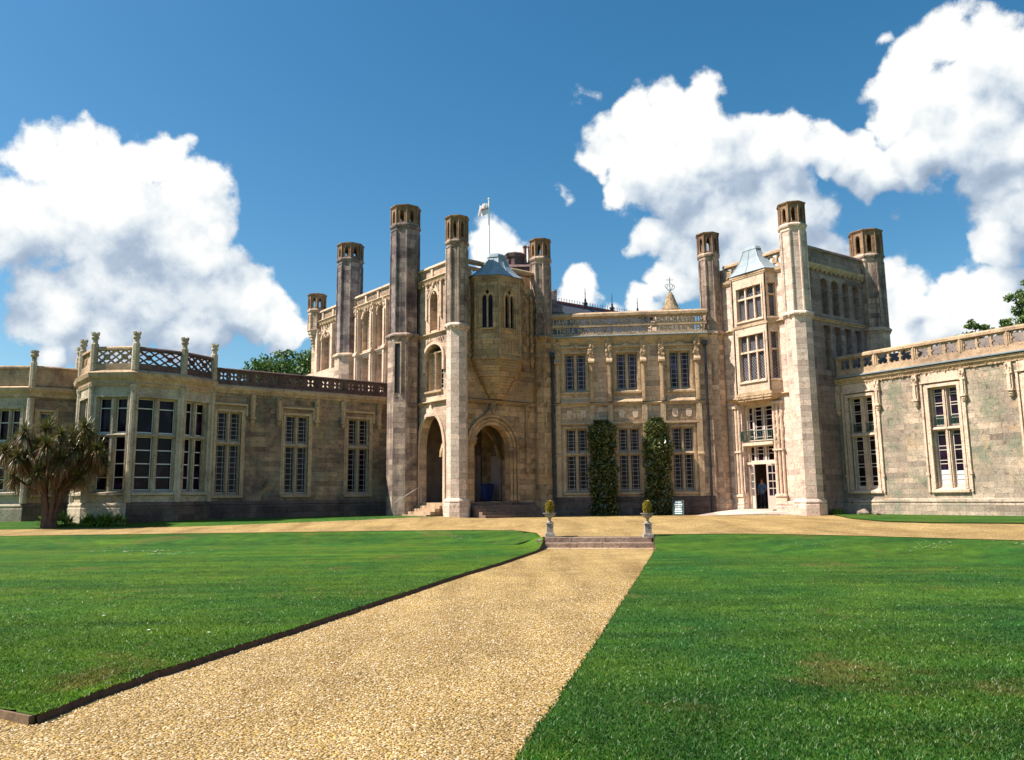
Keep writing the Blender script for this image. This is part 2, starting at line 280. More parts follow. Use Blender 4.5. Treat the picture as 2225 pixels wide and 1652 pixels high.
# ------------------------------------------------------------------ mesh helpers
class Fr:
    """a facade frame: u along the wall, z up, d outwards"""
    def __init__(s, P, ang, flip=False):
        s.P = np.array(P, float); a = R(ang); s.D = np.array((math.cos(a), math.sin(a))); s.N = np.array((s.D[1], -s.D[0])) * (-1 if flip else 1); s.ang = a
    def pt(s, u, z, d=0.0):
        q = s.P + s.D * u + s.N * d; return (q[0], q[1], z)
    def xy(s, u, d=0.0): return s.P + s.D * u + s.N * d
WORLD = Fr((0, 0), 0)
class MB:
    def __init__(s): s.v = []; s.f = []
    def poly(s, pts):
        i = len(s.v); s.v += [tuple(p) for p in pts]; s.f.append(tuple(range(i, i + len(pts))))
    def box(s, F, u0, u1, z0, z1, d0, d1):
        i = len(s.v)
        for d in (d0, d1):
            for (u, z) in ((u0, z0), (u1, z0), (u1, z1), (u0, z1)): s.v.append(F.pt(u, z, d))
        for q in ((0, 1, 2, 3), (5, 4, 7, 6), (0, 4, 5, 1), (1, 5, 6, 2), (2, 6, 7, 3), (3, 7, 4, 0)): s.f.append(tuple(i + k for k in q))
    def wedge(s, F, u0, u1, prof):
        """profile of (d, z) points swept along u"""
        i = len(s.v); n = len(prof)
        for u in (u0, u1):
            for (d, z) in prof: s.v.append(F.pt(u, z, d))
        for k in range(n): s.f.append((i + k, i + (k + 1) % n, i + n + (k + 1) % n, i + n + k))
        s.f.append(tuple(range(i + n - 1, i - 1, -1))); s.f.append(tuple(range(i + n, i + 2 * n)))
    def slab(s, poly, z0, z1):
        i = len(s.v); n = len(poly)
        for z in (z0, z1):
            for p in poly: s.v.append((p[0], p[1], z))
        for k in range(n): s.f.append((i + k, i + (k + 1) % n, i + n + (k + 1) % n, i + n + k))
        s.f.append(tuple(range(i + n - 1, i - 1, -1))); s.f.append(tuple(range(i + n, i + 2 * n)))
    def lathe(s, x, y, prof, n=8, rot=0.0, cap=True, sx=1.0):
        """rings of (apothem-ish radius, z)"""
        i = len(s.v); k = 1 / math.cos(math.pi / n)
        for (r, z) in prof:
            for j in range(n):
                a = rot + (j + .5) * 2 * math.pi / n; s.v.append((x + r * k * math.cos(a) * sx, y + r * k * math.sin(a), z))
        for q in range(len(prof) - 1):
            for j in range(n): s.f.append((i + q * n + j, i + q * n + (j + 1) % n, i + (q + 1) * n + (j + 1) % n, i + (q + 1) * n + j))
        if cap:
            s.f.append(tuple(i + j for j in range(n - 1, -1, -1))); b = i + (len(prof) - 1) * n; s.f.append(tuple(b + j for j in range(n)))
    def rod(s, a, b, r, n=6, r2=None):
        a = Vector(a); b = Vector(b); ax = (b - a)
        if ax.length < 1e-6: return
        q = ax.to_track_quat('Z', 'Y'); i = len(s.v); r2 = r if r2 is None else r2
        for (p, rr) in ((a, r), (b, r2)):
            for j in range(n):
                t = 2 * math.pi * j / n; s.v.append(tuple(p + q @ Vector((rr * math.cos(t), rr * math.sin(t), 0))))
        for j in range(n): s.f.append((i + j, i + (j + 1) % n, i + n + (j + 1) % n, i + n + j))
        s.f.append(tuple(i + j for j in range(n - 1, -1, -1))); s.f.append(tuple(i + n + j for j in range(n)))
    def blob(s, c, r, n=6, rz=None):
        rz = rz or r; i = len(s.v); rows = 4
        for k in range(rows + 1):
            ph = math.pi * k / rows
            for j in range(n):
                t = 2 * math.pi * (j + .5 * k) / n; s.v.append((c[0] + r * math.sin(ph) * math.cos(t), c[1] + r * math.sin(ph) * math.sin(t), c[2] + rz * math.cos(ph)))
        for k in range(rows):
            for j in range(n): s.f.append((i + k * n + j, i + k * n + (j + 1) % n, i + (k + 1) * n + (j + 1) % n, i + (k + 1) * n + j))
    def panel(s, F, outer, holes, d0, d1, back=True):
        """plate with openings: outer and holes are lists of (u, z)"""
        loops = [outer] + holes
        tris = tessellate_polygon([[Vector((p[0], p[1], 0)) for p in l] for l in loops])
        flat = [p for l in loops for p in l]; i = len(s.v); n = len(flat)
        s.v += [F.pt(p[0], p[1], d1) for p in flat]
        s.f += [tuple(i + k for k in t) for t in tris]
        s.v += [F.pt(p[0], p[1], d0) for p in flat]
        if back: s.f += [tuple(i + n + k for k in reversed(t)) for t in tris]
        o = 0
        for l in loops:
            m_ = len(l)
            for k in range(m_):
                a, b = i + o + k, i + o + (k + 1) % m_; s.f.append((a, b, b + n, a + n))
            o += m_
    def build(s, name, mat, parent=None, smooth=False):
        me = bpy.data.meshes.new(name); me.from_pydata(s.v, [], s.f); me.update()
        if s.v:
            nl = len(me.loops); vi = np.empty(nl, np.int32); me.loops.foreach_get('vertex_index', vi)
            co = np.array(s.v, float); pn = np.empty(len(me.polygons) * 3); me.polygons.foreach_get('normal', pn); pn = pn.reshape(-1, 3)
            lt = np.empty(len(me.polygons), np.int32); me.polygons.foreach_get('loop_total', lt); pi = np.repeat(np.arange(len(lt)), lt)
            nn = pn[pi]; c = co[vi]; h = np.hypot(nn[:, 0], nn[:, 1]) + 1e-9
            u = (-nn[:, 1] * c[:, 0] + nn[:, 0] * c[:, 1]) / h; v = c[:, 2].copy()
            fl = np.abs(nn[:, 2]) > .75; u[fl] = c[fl, 0]; v[fl] = c[fl, 1]
            uv = me.uv_layers.new(name='UVMap'); uv.data.foreach_set('uv', np.stack([u, v], 1).ravel())
            if smooth: me.polygons.foreach_set('use_smooth', np.ones(len(lt), bool))
        me.materials.append(mat if not isinstance(mat, str) else M[mat])
        o = bpy.data.objects.new(name, me); COL.objects.link(o)
        if parent is not None:
            o.parent = parent
            if parent.get('root_world'): o.matrix_parent_inverse = Matrix.Translation(-Vector(parent.location))
        return o
def npmesh(name, verts, faces, mat, parent=None, smooth=False):
    """verts (n,3) array, faces (m,k) array"""
    me = bpy.data.meshes.new(name); n, (m_, k) = len(verts), faces.shape
    me.vertices.add(n); me.vertices.foreach_set('co', np.asarray(verts, np.float32).ravel())
    me.loops.add(m_ * k); me.loops.foreach_set('vertex_index', faces.astype(np.int32).ravel())
    me.polygons.add(m_); me.polygons.foreach_set('loop_start', np.arange(m_, dtype=np.int32) * k); me.polygons.foreach_set('loop_total', np.full(m_, k, np.int32))
    if smooth: me.polygons.foreach_set('use_smooth', np.ones(m_, bool))
    me.update(calc_edges=True); me.validate(); me.materials.append(M[mat] if isinstance(mat, str) else mat)
    o = bpy.data.objects.new(name, me); COL.objects.link(o)
    if parent is not None: o.parent = parent
    return o
def tag(o, label, cat, group=None):
    o['label'] = label; o['category'] = cat
    if group: o['group'] = group
    return o
def empty(name, loc, label, cat, group=None, world=False):
    o = bpy.data.objects.new(name, None); COL.objects.link(o); o.location = loc; tag(o, label, cat, group); o.empty_display_size = .2
    if world: o['root_world'] = 1
    return o
def structure(o): o['kind'] = 'structure'; return o
def copy_tree(o, loc, label=None):
    c = o.copy(); COL.objects.link(c); c.location = loc
    if label: c['label'] = label
    def rec(src, dst):
        for ch in src.children:
            k = ch.copy(); COL.objects.link(k); k.parent = dst; k.matrix_parent_inverse = ch.matrix_parent_inverse.copy(); rec(ch, k)
    rec(o, c); return c
def rect(u0, u1, z0, z1): return [(u0, z0), (u1, z0), (u1, z1), (u0, z1)]
def arch(u0, u1, z0, zs, rise, n=9, point=1.0):
    """opening with a round or pointed head"""
    c = (u0 + u1) / 2; w = (u1 - u0) / 2; pts = [(u0, z0), (u1, z0)]
    for k in range(n * 2 + 1):
        t = math.pi * k / (2 * n); x = math.cos(t); y = math.sin(t)
        y = y ** point if point != 1 else y
        pts.append((c + w * x, zs + rise * y))
    return pts
def ring_arch(mb, F, u0, u1, zs, rise, w, d0, d1, n=10, z0=None):
    """moulded arch band round an opening"""
    c = (u0 + u1) / 2; a = (u1 - u0) / 2
    pin = [(c + a * math.cos(math.pi * k / (2 * n)), zs + rise * math.sin(math.pi * k / (2 * n))) for k in range(2 * n + 1)]
    po = [(c + (a + w) * math.cos(math.pi * k / (2 * n)), zs + (rise + w) * math.sin(math.pi * k / (2 * n))) for k in range(2 * n + 1)]
    if z0 is not None: pin = [(u1, z0)] + pin + [(u0, z0)]; po = [(u1 + w, z0)] + po + [(u0 - w, z0)]
    for k in range(len(pin) - 1):
        A, B, C_, D_ = pin[k], po[k], po[k + 1], pin[k + 1]; i = len(mb.v)
        for d in (d0, d1):
            for p in (A, B, C_, D_): mb.v.append(F.pt(p[0], p[1], d))
        for q in ((4, 5, 6, 7), (0, 4, 7, 3), (1, 2, 6, 5), (0, 1, 5, 4), (3, 7, 6, 2)): mb.f.append(tuple(i + x for x in q))
def knobs(mb, F, u0, u1, z0, z1, d, n, r0=.03, r1=.07):
    for _ in range(n):
        u = random.uniform(u0, u1); z = random.uniform(z0, z1); r = random.uniform(r0, r1)
        mb.blob(F.pt(u, z, d + r * .3), r, 5, r * random.uniform(.8, 1.5))
# ------------------------------------------------------------------ ground
def sstep(t): t = np.clip(t, 0, 1); return t * t * (3 - 2 * t)
def bank(x):
    """y of the top of the grass bank, seen from above"""
    x = np.asarray(x, float)
    return np.interp(x, [-60, -20.5, -12.5, -4.1, -1.2, .2, .75, 1.2, 4.6, 5.6, 7.6, 9.0, 10.7, 13.0, 14.0, 17, 30], [30.5, 32.0, 32.7, 33.2, 32.8, 31.9, 29.8, 28.5, 27.7, 27.56, 27.46, 26.8, 25.4, 22.95, 21.8, 18, 0])
def ground_z(x, y):
    x = np.asarray(x, float); y = np.asarray(y, float)
    sl = np.where(x > 8, .72, 1.0); d = (y - bank(x)) * sl; w = sstep((-x - 1) / 4)
    return .33 * sstep((d + 4.2) / 4.2) + (1 - w) * .22 * sstep((d + .5) / 7.0) + w * (.08 * sstep(d / 3) + .27 * sstep((d - 3) / 5.5))
def grid_mesh(name, xs, ys, zf, mat, kind='structure'):
    X, Y = np.meshgrid(xs, ys); Z = zf(X, Y); nx, ny = len(xs), len(ys)
    V = np.stack([X.ravel(), Y.ravel(), Z.ravel()], 1); idx = np.arange(nx * ny).reshape(ny, nx)
    Fq = np.stack([idx[:-1, :-1].ravel(), idx[:-1, 1:].ravel(), idx[1:, 1:].ravel(), idx[1:, :-1].ravel()], 1)
    o = npmesh(name, V, Fq, mat, smooth=True); o['kind'] = kind; return o
def strip_mesh(name, rows, mat, zf, n=24, skirt=0.0, parent=None):
    """rows of (y, x0, x1): a sheet between two edges"""
    V = []; Fc = []
    for (y, x0, x1) in rows:
        t = np.linspace(0, 1, n); t = t
        for x in x0 + (x1 - x0) * t: V.append((x, y, float(zf(x, y))))
    m_ = len(rows); idx = np.arange(m_ * n).reshape(m_, n)
    Fc = np.stack([idx[:-1, :-1].ravel(), idx[:-1, 1:].ravel(), idx[1:, 1:].ravel(), idx[1:, :-1].ravel()], 1)
    o = npmesh(name, np.array(V), Fc, mat, smooth=True); o['kind'] = 'structure'; return o
def grassmat(name, ga=(.026, .116, .016), gb=(.066, .148, .012)):
    m, t, b = newmat(name)
    tcn = t.nodes.new('ShaderNodeTexCoord'); P = tcn.outputs['Object']
    a = noise(t, .35, 4, .6, P); c = noise(t, 2.2, 4, .65, P); f = noise(t, 45, 4, .75, P)
    mp = t.nodes.new('ShaderNodeMapping'); mp.inputs['Scale'].default_value = (.12, 1.1, 1); mp.inputs['Rotation'].default_value = (0, 0, R(-6)); t.links.new(P, mp.inputs['Vector'])
    st = noise(t, 1.0, 3, .5, mp.outputs[0])
    base = rampn(t, a.outputs['Fac'], [(.35, ga), (.62, gb)]).outputs[0]
    s2 = rampn(t, st.outputs['Fac'], [(.35, (.70, .74, .74)), (.65, (1.2, 1.15, 1.1))]); base = mix(t, 1.0, base, s2.outputs[0], 'MULTIPLY')
    s3 = rampn(t, c.outputs['Fac'], [(.32, (.60, .66, .72)), (.68, (1.30, 1.2, 1.1))]); base = mix(t, 1.0, base, s3.outputs[0], 'MULTIPLY')
    dry = noise(t, .42, 5, .68, P, .6); fd = rampn(t, dry.outputs['Fac'], [(.57, (0, 0, 0)), (.72, (.65,) * 3)]); base = mix(t, fd.outputs[0], base, (.17, .12, .035))
    s4 = rampn(t, f.outputs['Fac'], [(.30, (.40, .45, .4)), (.72, (1.75, 1.65, 1.6))]); base = mix(t, 1.0, base, s4.outputs[0], 'MULTIPLY')
    dz = t.nodes.new('ShaderNodeTexVoronoi'); dz.inputs['Scale'].default_value = 7; t.links.new(P, dz.inputs['Vector'])
    dn_ = noise(t, .3, 2, .5, P); dm = rampn(t, dn_.outputs['Fac'], [(.60, (0, 0, 0)), (.66, (1, 1, 1))])
    dd = rampn(t, dz.outputs['Distance'], [(.10, (1, 1, 1)), (.16, (0, 0, 0))])
    da = mix(t, 1.0, dd.outputs[0], dm.outputs[0], 'MULTIPLY'); base = mix(t, da, base, (.55, .57, .52))
    t.links.new(base, b.inputs['Base Color']); b.inputs['Roughness'].default_value = .8; b.inputs['Specular IOR Level'].default_value = .15
    h = t.nodes.new('ShaderNodeMath'); h.operation = 'ADD'; t.links.new(f.outputs['Fac'], h.inputs[0]); t.links.new(c.outputs['Fac'], h.inputs[1])
    bump(t, b, h.outputs[0], .9, .06)
    return m
M['grass'] = grassmat('mown_grass'); M['grass_left'] = grassmat('sun_toned_mown_grass', (.036, .132, .014), (.085, .168, .011))  # left copy is brighter and yellower: sunlight put into its colour
def gravelmat(name):
    m, t, b = newmat(name)
    tcn = t.nodes.new('ShaderNodeTexCoord'); P = tcn.outputs['Object']
    v = t.nodes.new('ShaderNodeTexVoronoi'); v.inputs['Scale'].default_value = 42; v.inputs['Randomness'].default_value = 1; t.links.new(P, v.inputs['Vector'])
    sep = t.nodes.new('ShaderNodeSeparateColor'); t.links.new(v.outputs['Color'], sep.inputs[0])
    base = rampn(t, sep.outputs[0], [(0, (.23, .14, .036)), (.35, (.39, .26, .08)), (.75, (.49, .345, .14)), (1, (.60, .49, .33))]).outputs[0]
    a = noise(t, .9, 4, .6, P); s = rampn(t, a.outputs['Fac'], [(.35, (.82, .80, .78)), (.65, (1.1, 1.08, 1.05))]); base = mix(t, 1.0, base, s.outputs[0], 'MULTIPLY')
    mp = t.nodes.new('ShaderNodeMapping'); mp.inputs['Scale'].default_value = (1.1, .16, 1); mp.inputs['Rotation'].default_value = (0, 0, R(12)); t.links.new(P, mp.inputs['Vector']); rt_ = noise(t, 1.0, 4, .6, mp.outputs[0]); base = mix(t, 1.0, base, rampn(t, rt_.outputs['Fac'], [(.34, (.72, .68, .64)), (.50, (.98, .98, .98)), (.64, (1.12, 1.12, 1.14))]).outputs[0], 'MULTIPLY')
    c = noise(t, 16, 5, .75, P); s2 = rampn(t, c.outputs['Fac'], [(.3, (.68, .63, .58)), (.62, (1.15, 1.14, 1.12))]); base = mix(t, 1.0, base, s2.outputs[0], 'MULTIPLY')
    t.links.new(base, b.inputs['Base Color']); b.inputs['Roughness'].default_value = .85; b.inputs['Specular IOR Level'].default_value = .25
    iv = t.nodes.new('ShaderNodeMath'); iv.operation = 'MULTIPLY_ADD'; iv.inputs[1].default_value = -1.4; t.links.new(v.outputs['Distance'], iv.inputs[0]); t.links.new(c.outputs['Fac'], iv.inputs[2])
    bump(t, b, iv.outputs[0], 1.0, .022)
    return m
M['gravel'] = gravelmat('golden_gravel')
M['earth'] = plain('earth', (.09, .07, .04), .95, 0, .3, 1, .3)
M['paving'] = stone('pale_ramp_paving', (.60, .50, .40), (.52, .43, .34), (.4, .32, .25), .3, 0, .9, .6, .006)
# far ground out to the horizon
grid_mesh('ground', np.linspace(-900, 900, 19), np.linspace(-300, 1500, 19), lambda x, y: 0 * x - .45, 'grass')
_ej = np.random.default_rng(3).normal(size=900) * .010
def jit(y, k): return float(np.interp(y * 7.3 + k, np.arange(900), _ej)) * min(1, max(0, (y + 6) / 4)) if y > -6 else 0.0
XL0 = lambda y: float(np.interp(y, [6.5, 7.2, 8.26, 10.14, 14, 17.8, 20.8, 25.27, 27.2, 28.4], [-3.76, -3.72, -3.50, -3.0, -2.08, -1.18, -.36, .72, 1.0, 1.05]))
XL = lambda y: XL0(y) + jit(y, 20)
XR0 = lambda y: float(np.interp(y, [-8, 5.31, 6.4, 9.55, 12.75, 24.7, 26.6, 27.9], [-2.75, .01, .26, .98, 1.68, 4.32, 4.66, 4.9]))
XR = lambda y: XR0(y) + jit(y, 150)
ysl = list(np.arange(6.5, 16, .11)) + list(np.arange(16, 28.3, .45)) + [28.2]
def left_rows():
    rows = []
    for y in ysl: rows.append((y, -60.0, XL(y)))
    return rows
def lawn_side(name, rows, side):
    n = 70; V = []; 
    for (y, x0, x1) in rows:
        t = np.linspace(0, 1, n) ** 2.2
        xs = x1 + (x0 - x1) * t if side < 0 else x0 + (x1 - x0) * t
        for k, x in enumerate(xs):
            yy = y
            if side < 0 and y < 10.0: yy = max(y, min(9.5, 6.5 + .52 * (-3.76 - x))) if x < -3.76 else y
            V.append((x + (random.uniform(-.006, .006) if k == 0 else 0), yy, float(ground_z(x, yy))))
    m_ = len(rows); idx = np.arange(m_ * n).reshape(m_, n)
    Fq = np.stack([idx[:-1, :-1].ravel(), idx[:-1, 1:].ravel(), idx[1:, 1:].ravel(), idx[1:, :-1].ravel()], 1)
    # a cut turf edge hangs down along the path
    V = np.array(V); e_ = idx[:, 0]; base = len(V); V = np.vstack([V, V[e_] + np.array([0.0, 0, -.16])])
    es = np.stack([e_[:-1], e_[1:], base + np.arange(1, m_), base + np.arange(m_ - 1)], 1)
    o = npmesh(name, V, Fq, 'grass_left' if side < 0 else 'grass', smooth=True); o['kind'] = 'structure'
    return es, V, e_
ls = lawn_side('lawn', left_rows(), -1)
rr = [(y, XR(y), 60.0) for y in [-8, -4, 0, 2, 3.5] + list(np.arange(4.2, 16, .11)) + list(np.arange(16, 28.0, .45)) + [28.2]]
rs = lawn_side('lawn', rr, 1)
back = grid_mesh('lawn', np.concatenate([np.linspace(-140, -40, 8), np.linspace(-38, 38, 115), np.linspace(40, 160, 8)]), np.concatenate([np.linspace(28.2, 46, 60), np.linspace(48, 160, 12)]), lambda x, y: ground_z(x, y) - .05 * ((y > bank(x) + .5) & (x > -3.4) & (x < 18)) - .16 * ((x > 1.25) & (x < 4.5) & (y < 29.6)), 'grass')
# turf edges of the path (dark cut soil), a strip beside each lawn
for (es, V, e_) in (ls, rs):
    A = V[e_]; n_ = len(A); lo = A.copy(); lo[:, 2] = A[:, 2] - .17; hi = A.copy(); hi[:, 2] -= .006
    sgn = 1 if es is ls[0] else -1
    hi[:, 0] += .012 * sgn; lo[:, 0] += .05 * sgn
    VV = np.vstack([hi, lo]); ff = np.stack([np.arange(n_ - 1), np.arange(1, n_), n_ + np.arange(1, n_), n_ + np.arange(n_ - 1)], 1)
    structure(npmesh('turf_edge', VV, ff, 'soil'))
strip_mesh('gravel_path', [(y, -14.0 if y < 8.8 else (XL(y) - .5), XR(y) + .5) for y in (-8, -3, 0, 3, 5, 7, 8.7, 8.9, 11, 14, 18, 22, 25, 26.2, 27.6)], 'gravel', lambda x, y: -.07, 12)
# gravel forecourt between the bank and the castle
fx = np.concatenate([np.linspace(-60, -22, 20), np.linspace(-20.5, .85, 60), np.linspace(.95, 4.68, 16), np.linspace(4.76, 19, 50)])
lowY = bank(fx); stepY = 27.2 - .162 * (fx - .98) + .80; onstep = (fx > .9) & (fx < 4.72); lowY = np.where(onstep, stepY, lowY)
upY = np.interp(fx, [-60, -23, -15.2, -7.2, -4.9, -4.2, -3.9, -3.4, 17.5, 19], [35, 36.0, 36.9, 39.75, 41.2, 42.4, 43.6, 47.5, 47.5, 47.5])
V = []; rowsn = 16
for k in range(rowsn):
    tt = k / (rowsn - 1)
    for x, a, b_, os_ in zip(fx, lowY, upY, onstep):
        # right of x=12.9 the forecourt narrows to a path beside the wing
        y = a + (b_ - a) * tt; z_ = float(ground_z(x, y)) + .015; V.append((x, y, min(z_, .292 + .06 * (y - a)) if os_ else z_))
V = np.array(V); idx = np.arange(len(V)).reshape(rowsn, len(fx)); Fq = np.stack([idx[:-1, :-1].ravel(), idx[:-1, 1:].ravel(), idx[1:, 1:].ravel(), idx[1:, :-1].ravel()], 1)
structure(npmesh('gravel_forecourt', V, Fq, 'gravel', smooth=True))
# grass strip at the foot of the right wing
gy = np.linspace(20, 42, 40); gl = np.interp(gy, [20, 27.7, 29, 31, 35, 39, 42], [21.8, 17.4, 15.1, 14.3, 14.75, 15.9, 16.6])
V = []; ncol = 12
for y, x0 in zip(gy, gl):
    x1 = max(x0 + .3, 18.0 + (43.04 - y) * .645 - .02)
    for k in range(ncol):
        x = x0 + (x1 - x0) * k / (ncol - 1); V.append((x, y, float(ground_z(x, y)) + .05))
idx = np.arange(len(V)).reshape(len(gy), ncol); Fq = np.stack([idx[:-1, :-1].ravel(), idx[:-1, 1:].ravel(), idx[1:, 1:].ravel(), idx[1:, :-1].ravel()], 1)
structure(npmesh('grass_verge', np.array(V), Fq, 'grass', smooth=True))
# wooden board at the near corner of the left lawn
mb = MB(); bf = Fr((-3.78, 6.50), 151.5); mb.box(bf, .02, 9.0, -.12, -.005, -.02, .03); tag(mb.build('edging_board', 'board'), 'weathered wooden board edging the near corner of the left lawn', 'edging board')
# ------------------------------------------------------------------ the castle
castle = empty('castle', (2.0, 47.0, .55), 'long cream stone castle with octagonal turrets, mullioned windows and pierced parapets behind gravel', 'castle', world=True)
MID = Fr((2.46, 46.78), -6.3); TOW = Fr((12.70, 46.3), -56.5); LW = Fr((-15.8, 42.4), 38); RW = Fr((17.99, 43.04), -58)
ORI = Fr((-3.05, 43.3), 36.9); HALL = Fr((-3.05, 43.3), 130, True); TSD = Fr((16.0, 41.9), 33.5)
def part(mb, name, mat, label=None, parent=None):
    o = mb.build(name, mat, parent or castle)
    if label: o['label'] = label
    return o
VM = [.2, .76]                                   # upright bars of a margin-light sash
HU = [.10, .24, .40, .52, .66, .82]; HL = [.08, .18, .30, .42, .55, .64, .76, .88]
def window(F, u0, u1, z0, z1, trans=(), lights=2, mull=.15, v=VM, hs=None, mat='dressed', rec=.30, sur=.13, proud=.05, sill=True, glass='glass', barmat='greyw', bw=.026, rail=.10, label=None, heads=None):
    mb = MB()
    if sur:                                       # moulded surround standing proud of the wall, and a chamfer inside it
        mb.box(F, u0 - sur, u0, z0, z1, -.02, proud); mb.box(F, u1, u1 + sur, z0, z1, -.02, proud); mb.box(F, u0 - sur, u1 + sur, z1, z1 + sur, -.02, proud)
        mb.box(F, u0 - sur - .09, u0 - sur, z0 - .02, z1 + sur + .09, -.02, proud * .45); mb.box(F, u1 + sur, u1 + sur + .09, z0 - .02, z1 + sur + .09, -.02, proud * .45)
    mb.box(F, u0 + .002, u0 + .06, z0, z1, -rec, -.13); mb.box(F, u1 - .06, u1 - .002, z0, z1, -rec, -.13); mb.box(F, u0 + .06, u1 - .06, z1 - .06, z1 - .002, -rec, -.13)
    if sill: mb.wedge(F, u0 - sur - .05, u1 + sur + .05, [(-rec, z0 + .10), (.13, z0 - .05), (.13, z0 - .16), (-.02, z0 - .22), (-rec, z0 - .22)])
    zs = [z0] + sorted(trans) + [z1]; w = (u1 - u0 - mull * (lights - 1)) / lights
    for k in range(1, lights):
        a = u0 + k * w + (k - 1) * mull; mb.wedge(F, 0, 0, [(0, 0)] * 3) if False else None
        mb.box(F, a, a + mull, z0, z1, -rec, -.10); mb.box(F, a + mull * .3, a + mull * .7, z0, z1, -.10, -.045)
    for z in trans:
        mb.box(F, u0, u1, z - .085, z + .085, -rec + .01, -.09); mb.wedge(F, u0, u1, [(-.09, z + .06), (-.02, z), (-.02, z - .04), (-.09, z - .07)])
    wo_ = part(mb, 'window', mat, label)
    bars = MB(); gl = MB(); d = -rec + .03
    for r in range(len(zs) - 1):
        b0 = zs[r] + (.085 if r else .04); b1 = zs[r + 1] - (.085 if r < len(zs) - 2 else .05)
        hh = (hs[r] if hs else (HL if (r == 0 and len(zs) > 2) else HU))
        for k in range(lights):
            a = u0 + k * (w + mull) + .05 * (k == 0); c = u0 + k * (w + mull) + w - .05 * (k == lights - 1)
            gl.poly([F.pt(a, b0, -rec + .012), F.pt(c, b0, -rec + .012), F.pt(c, b1, -rec + .012), F.pt(a, b1, -rec + .012)])
            if bw:
                bars.box(F, a, a + .028, b0, b1, d - .03, d + .022); bars.box(F, c - .028, c, b0, b1, d - .03, d + .022)
                bars.box(F, a + .035, c - .035, b0, b0 + rail, d - .03, d + .022); bars.box(F, a + .035, c - .035, b1 - .035, b1, d - .03, d + .022)
                for f in v: x = a + (c - a) * f; bars.box(F, x - bw / 2, x + bw / 2, b0 + rail, b1 - .035, d - .025, d + .012)
                for f in hh: z = b0 + (b1 - b0) * f; bars.box(F, a + .035, c - .035, z - bw / 2, z + bw / 2, d - .024, d + .014)
    gl.build('glass', glass if glass != 'glass' else random.choice(('glass', 'glass', 'glass_blue', 'glass_warm')), wo_)
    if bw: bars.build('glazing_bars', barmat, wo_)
    return wo_
def octring(c, r, rot=0.0):
    k = 1 / math.cos(math.pi / 8); return [(c[0] + r * k * math.cos(rot + (j + .5) * math.pi / 4), c[1] + r * k * math.sin(rot + (j + .5) * math.pi / 4)) for j in range(8)]
def turret(x, y, r, zb, zstr, zl, zt, rl=None, rot=R(36.9), plinth=None, mats=('grey', 'ashlar'), slits=(), hung=None, label=None, rlan=None):
    rl = rl or r * 1.04; up = MB(); low = MB()
    if hung:                                      # corbelled out from the wall
        prof = [(.08, hung[0])]; n = 7
        for k in range(1, n + 1):
            t = k / n; rr_ = .10 + (r * 1.12 - .10) * t; zz = hung[0] + (hung[1] - hung[0]) * t; prof += [(rr_ - .05, zz - .12), (rr_, zz - .06), (rr_, zz)]
        up.lathe(x, y, prof, 8, rot)
        z0 = hung[1]
    else:
        z0 = zstr + .18
        low.lathe(x, y, [(rl, zb), (rl, zstr - .22)], 8, rot)
        if plinth: low.lathe(x, y, [(rl + .13, zb), (rl + .13, plinth - .16), (rl + .10, plinth - .06), (rl + .14, plinth - .04), (rl + .11, plinth + .03), (rl + .01, plinth + .14)], 8, rot, cap=False)
        low.lathe(x, y, [(rl, zstr - .24), (rl + .05, zstr - .16), (rl + .04, zstr - .10), (rl + .13, zstr - .04), (rl + .13, zstr + .04), (rl + .03, zstr + .16)], 8, rot)
        for j in range(16):
            a = rot + j * math.pi / 8; low.blob((x + (rl + .09) * math.cos(a), y + (rl + .09) * math.sin(a), zstr - .09), .07, 5)
    up.lathe(x, y, [(r, z0), (r, zl - .34), (r + .03, zl - .30), (r + .03, zl - .14), (r + .08, zl - .10), (r + .11, zl - .03), (r + .11, zl + .03), (r + .03, zl + .13)], 8, rot)
    for (px_, py_) in octring((x, y), r, rot): up.rod((px_, py_, z0), (px_, py_, zl - .34), .065, 6)
    o = part(low if not hung else up, 'turret', mats[1] if not hung else mats[0], label)
    if not hung: up.build('upper_shaft', mats[0], o)
    ln = MB(); rl2 = rlan or r + .02; k = math.tan(math.pi / 8) * rl2
    for j in range(8):                            # open lantern: a pierced panel on each face
        a = rot + j * math.pi / 4; F = Fr((x + rl2 * math.cos(a), y + rl2 * math.sin(a)), math.degrees(a) + 90)
        ln.panel(F, rect(-k, k, zl + .10, zt - .12), [arch(-k * .40, k * .40, zl + .22, zt - .56, .25, 4)], -.13, 0)
        ln.rod(F.pt(k, zl + .1, .0), F.pt(k, zt - .14, .0), .05, 5)
    ln.lathe(x, y, [(rl2 - .06, zl + .05), (rl2 - .06, zl + .15)], 8, rot)
    lo = ln.build('lantern', 'lantern', o)
    cp = MB(); cp.lathe(x, y, [(rl2 - .05, zt - .2), (rl2 + .03, zt - .14), (rl2 + .09, zt - .05), (rl2 + .09, zt), (rl2 - .05, zt + .05)], 8, rot); cp.build('cap', 'lantern', o)
    if slits:
        s = MB()
        for (ang, z0_, z1_) in slits:
            F = Fr((x + rl * math.cos(R(ang)), y + rl * math.sin(R(ang))), ang + 90); s.box(F, -.085, .085, z0_, z1_, -.02, .006)
        s.build('arrow_slit', 'glassdark', o)
        s = MB()
        for (ang, z0_, z1_) in slits:
            F = Fr((x + rl * math.cos(R(ang)), y + rl * math.sin(R(ang))), ang + 90)
            s.box(F, -.15, -.085, z0_ - .06, z1_ + .06, -.02, .025); s.box(F, .085, .15, z0_ - .06, z1_ + .06, -.02, .025); s.box(F, -.085, .085, z1_, z1_ + .06, -.02, .025); s.box(F, -.085, .085, z0_ - .06, z0_, -.02, .025)
        s.build('slit_surround', mats[1], o)
    return o
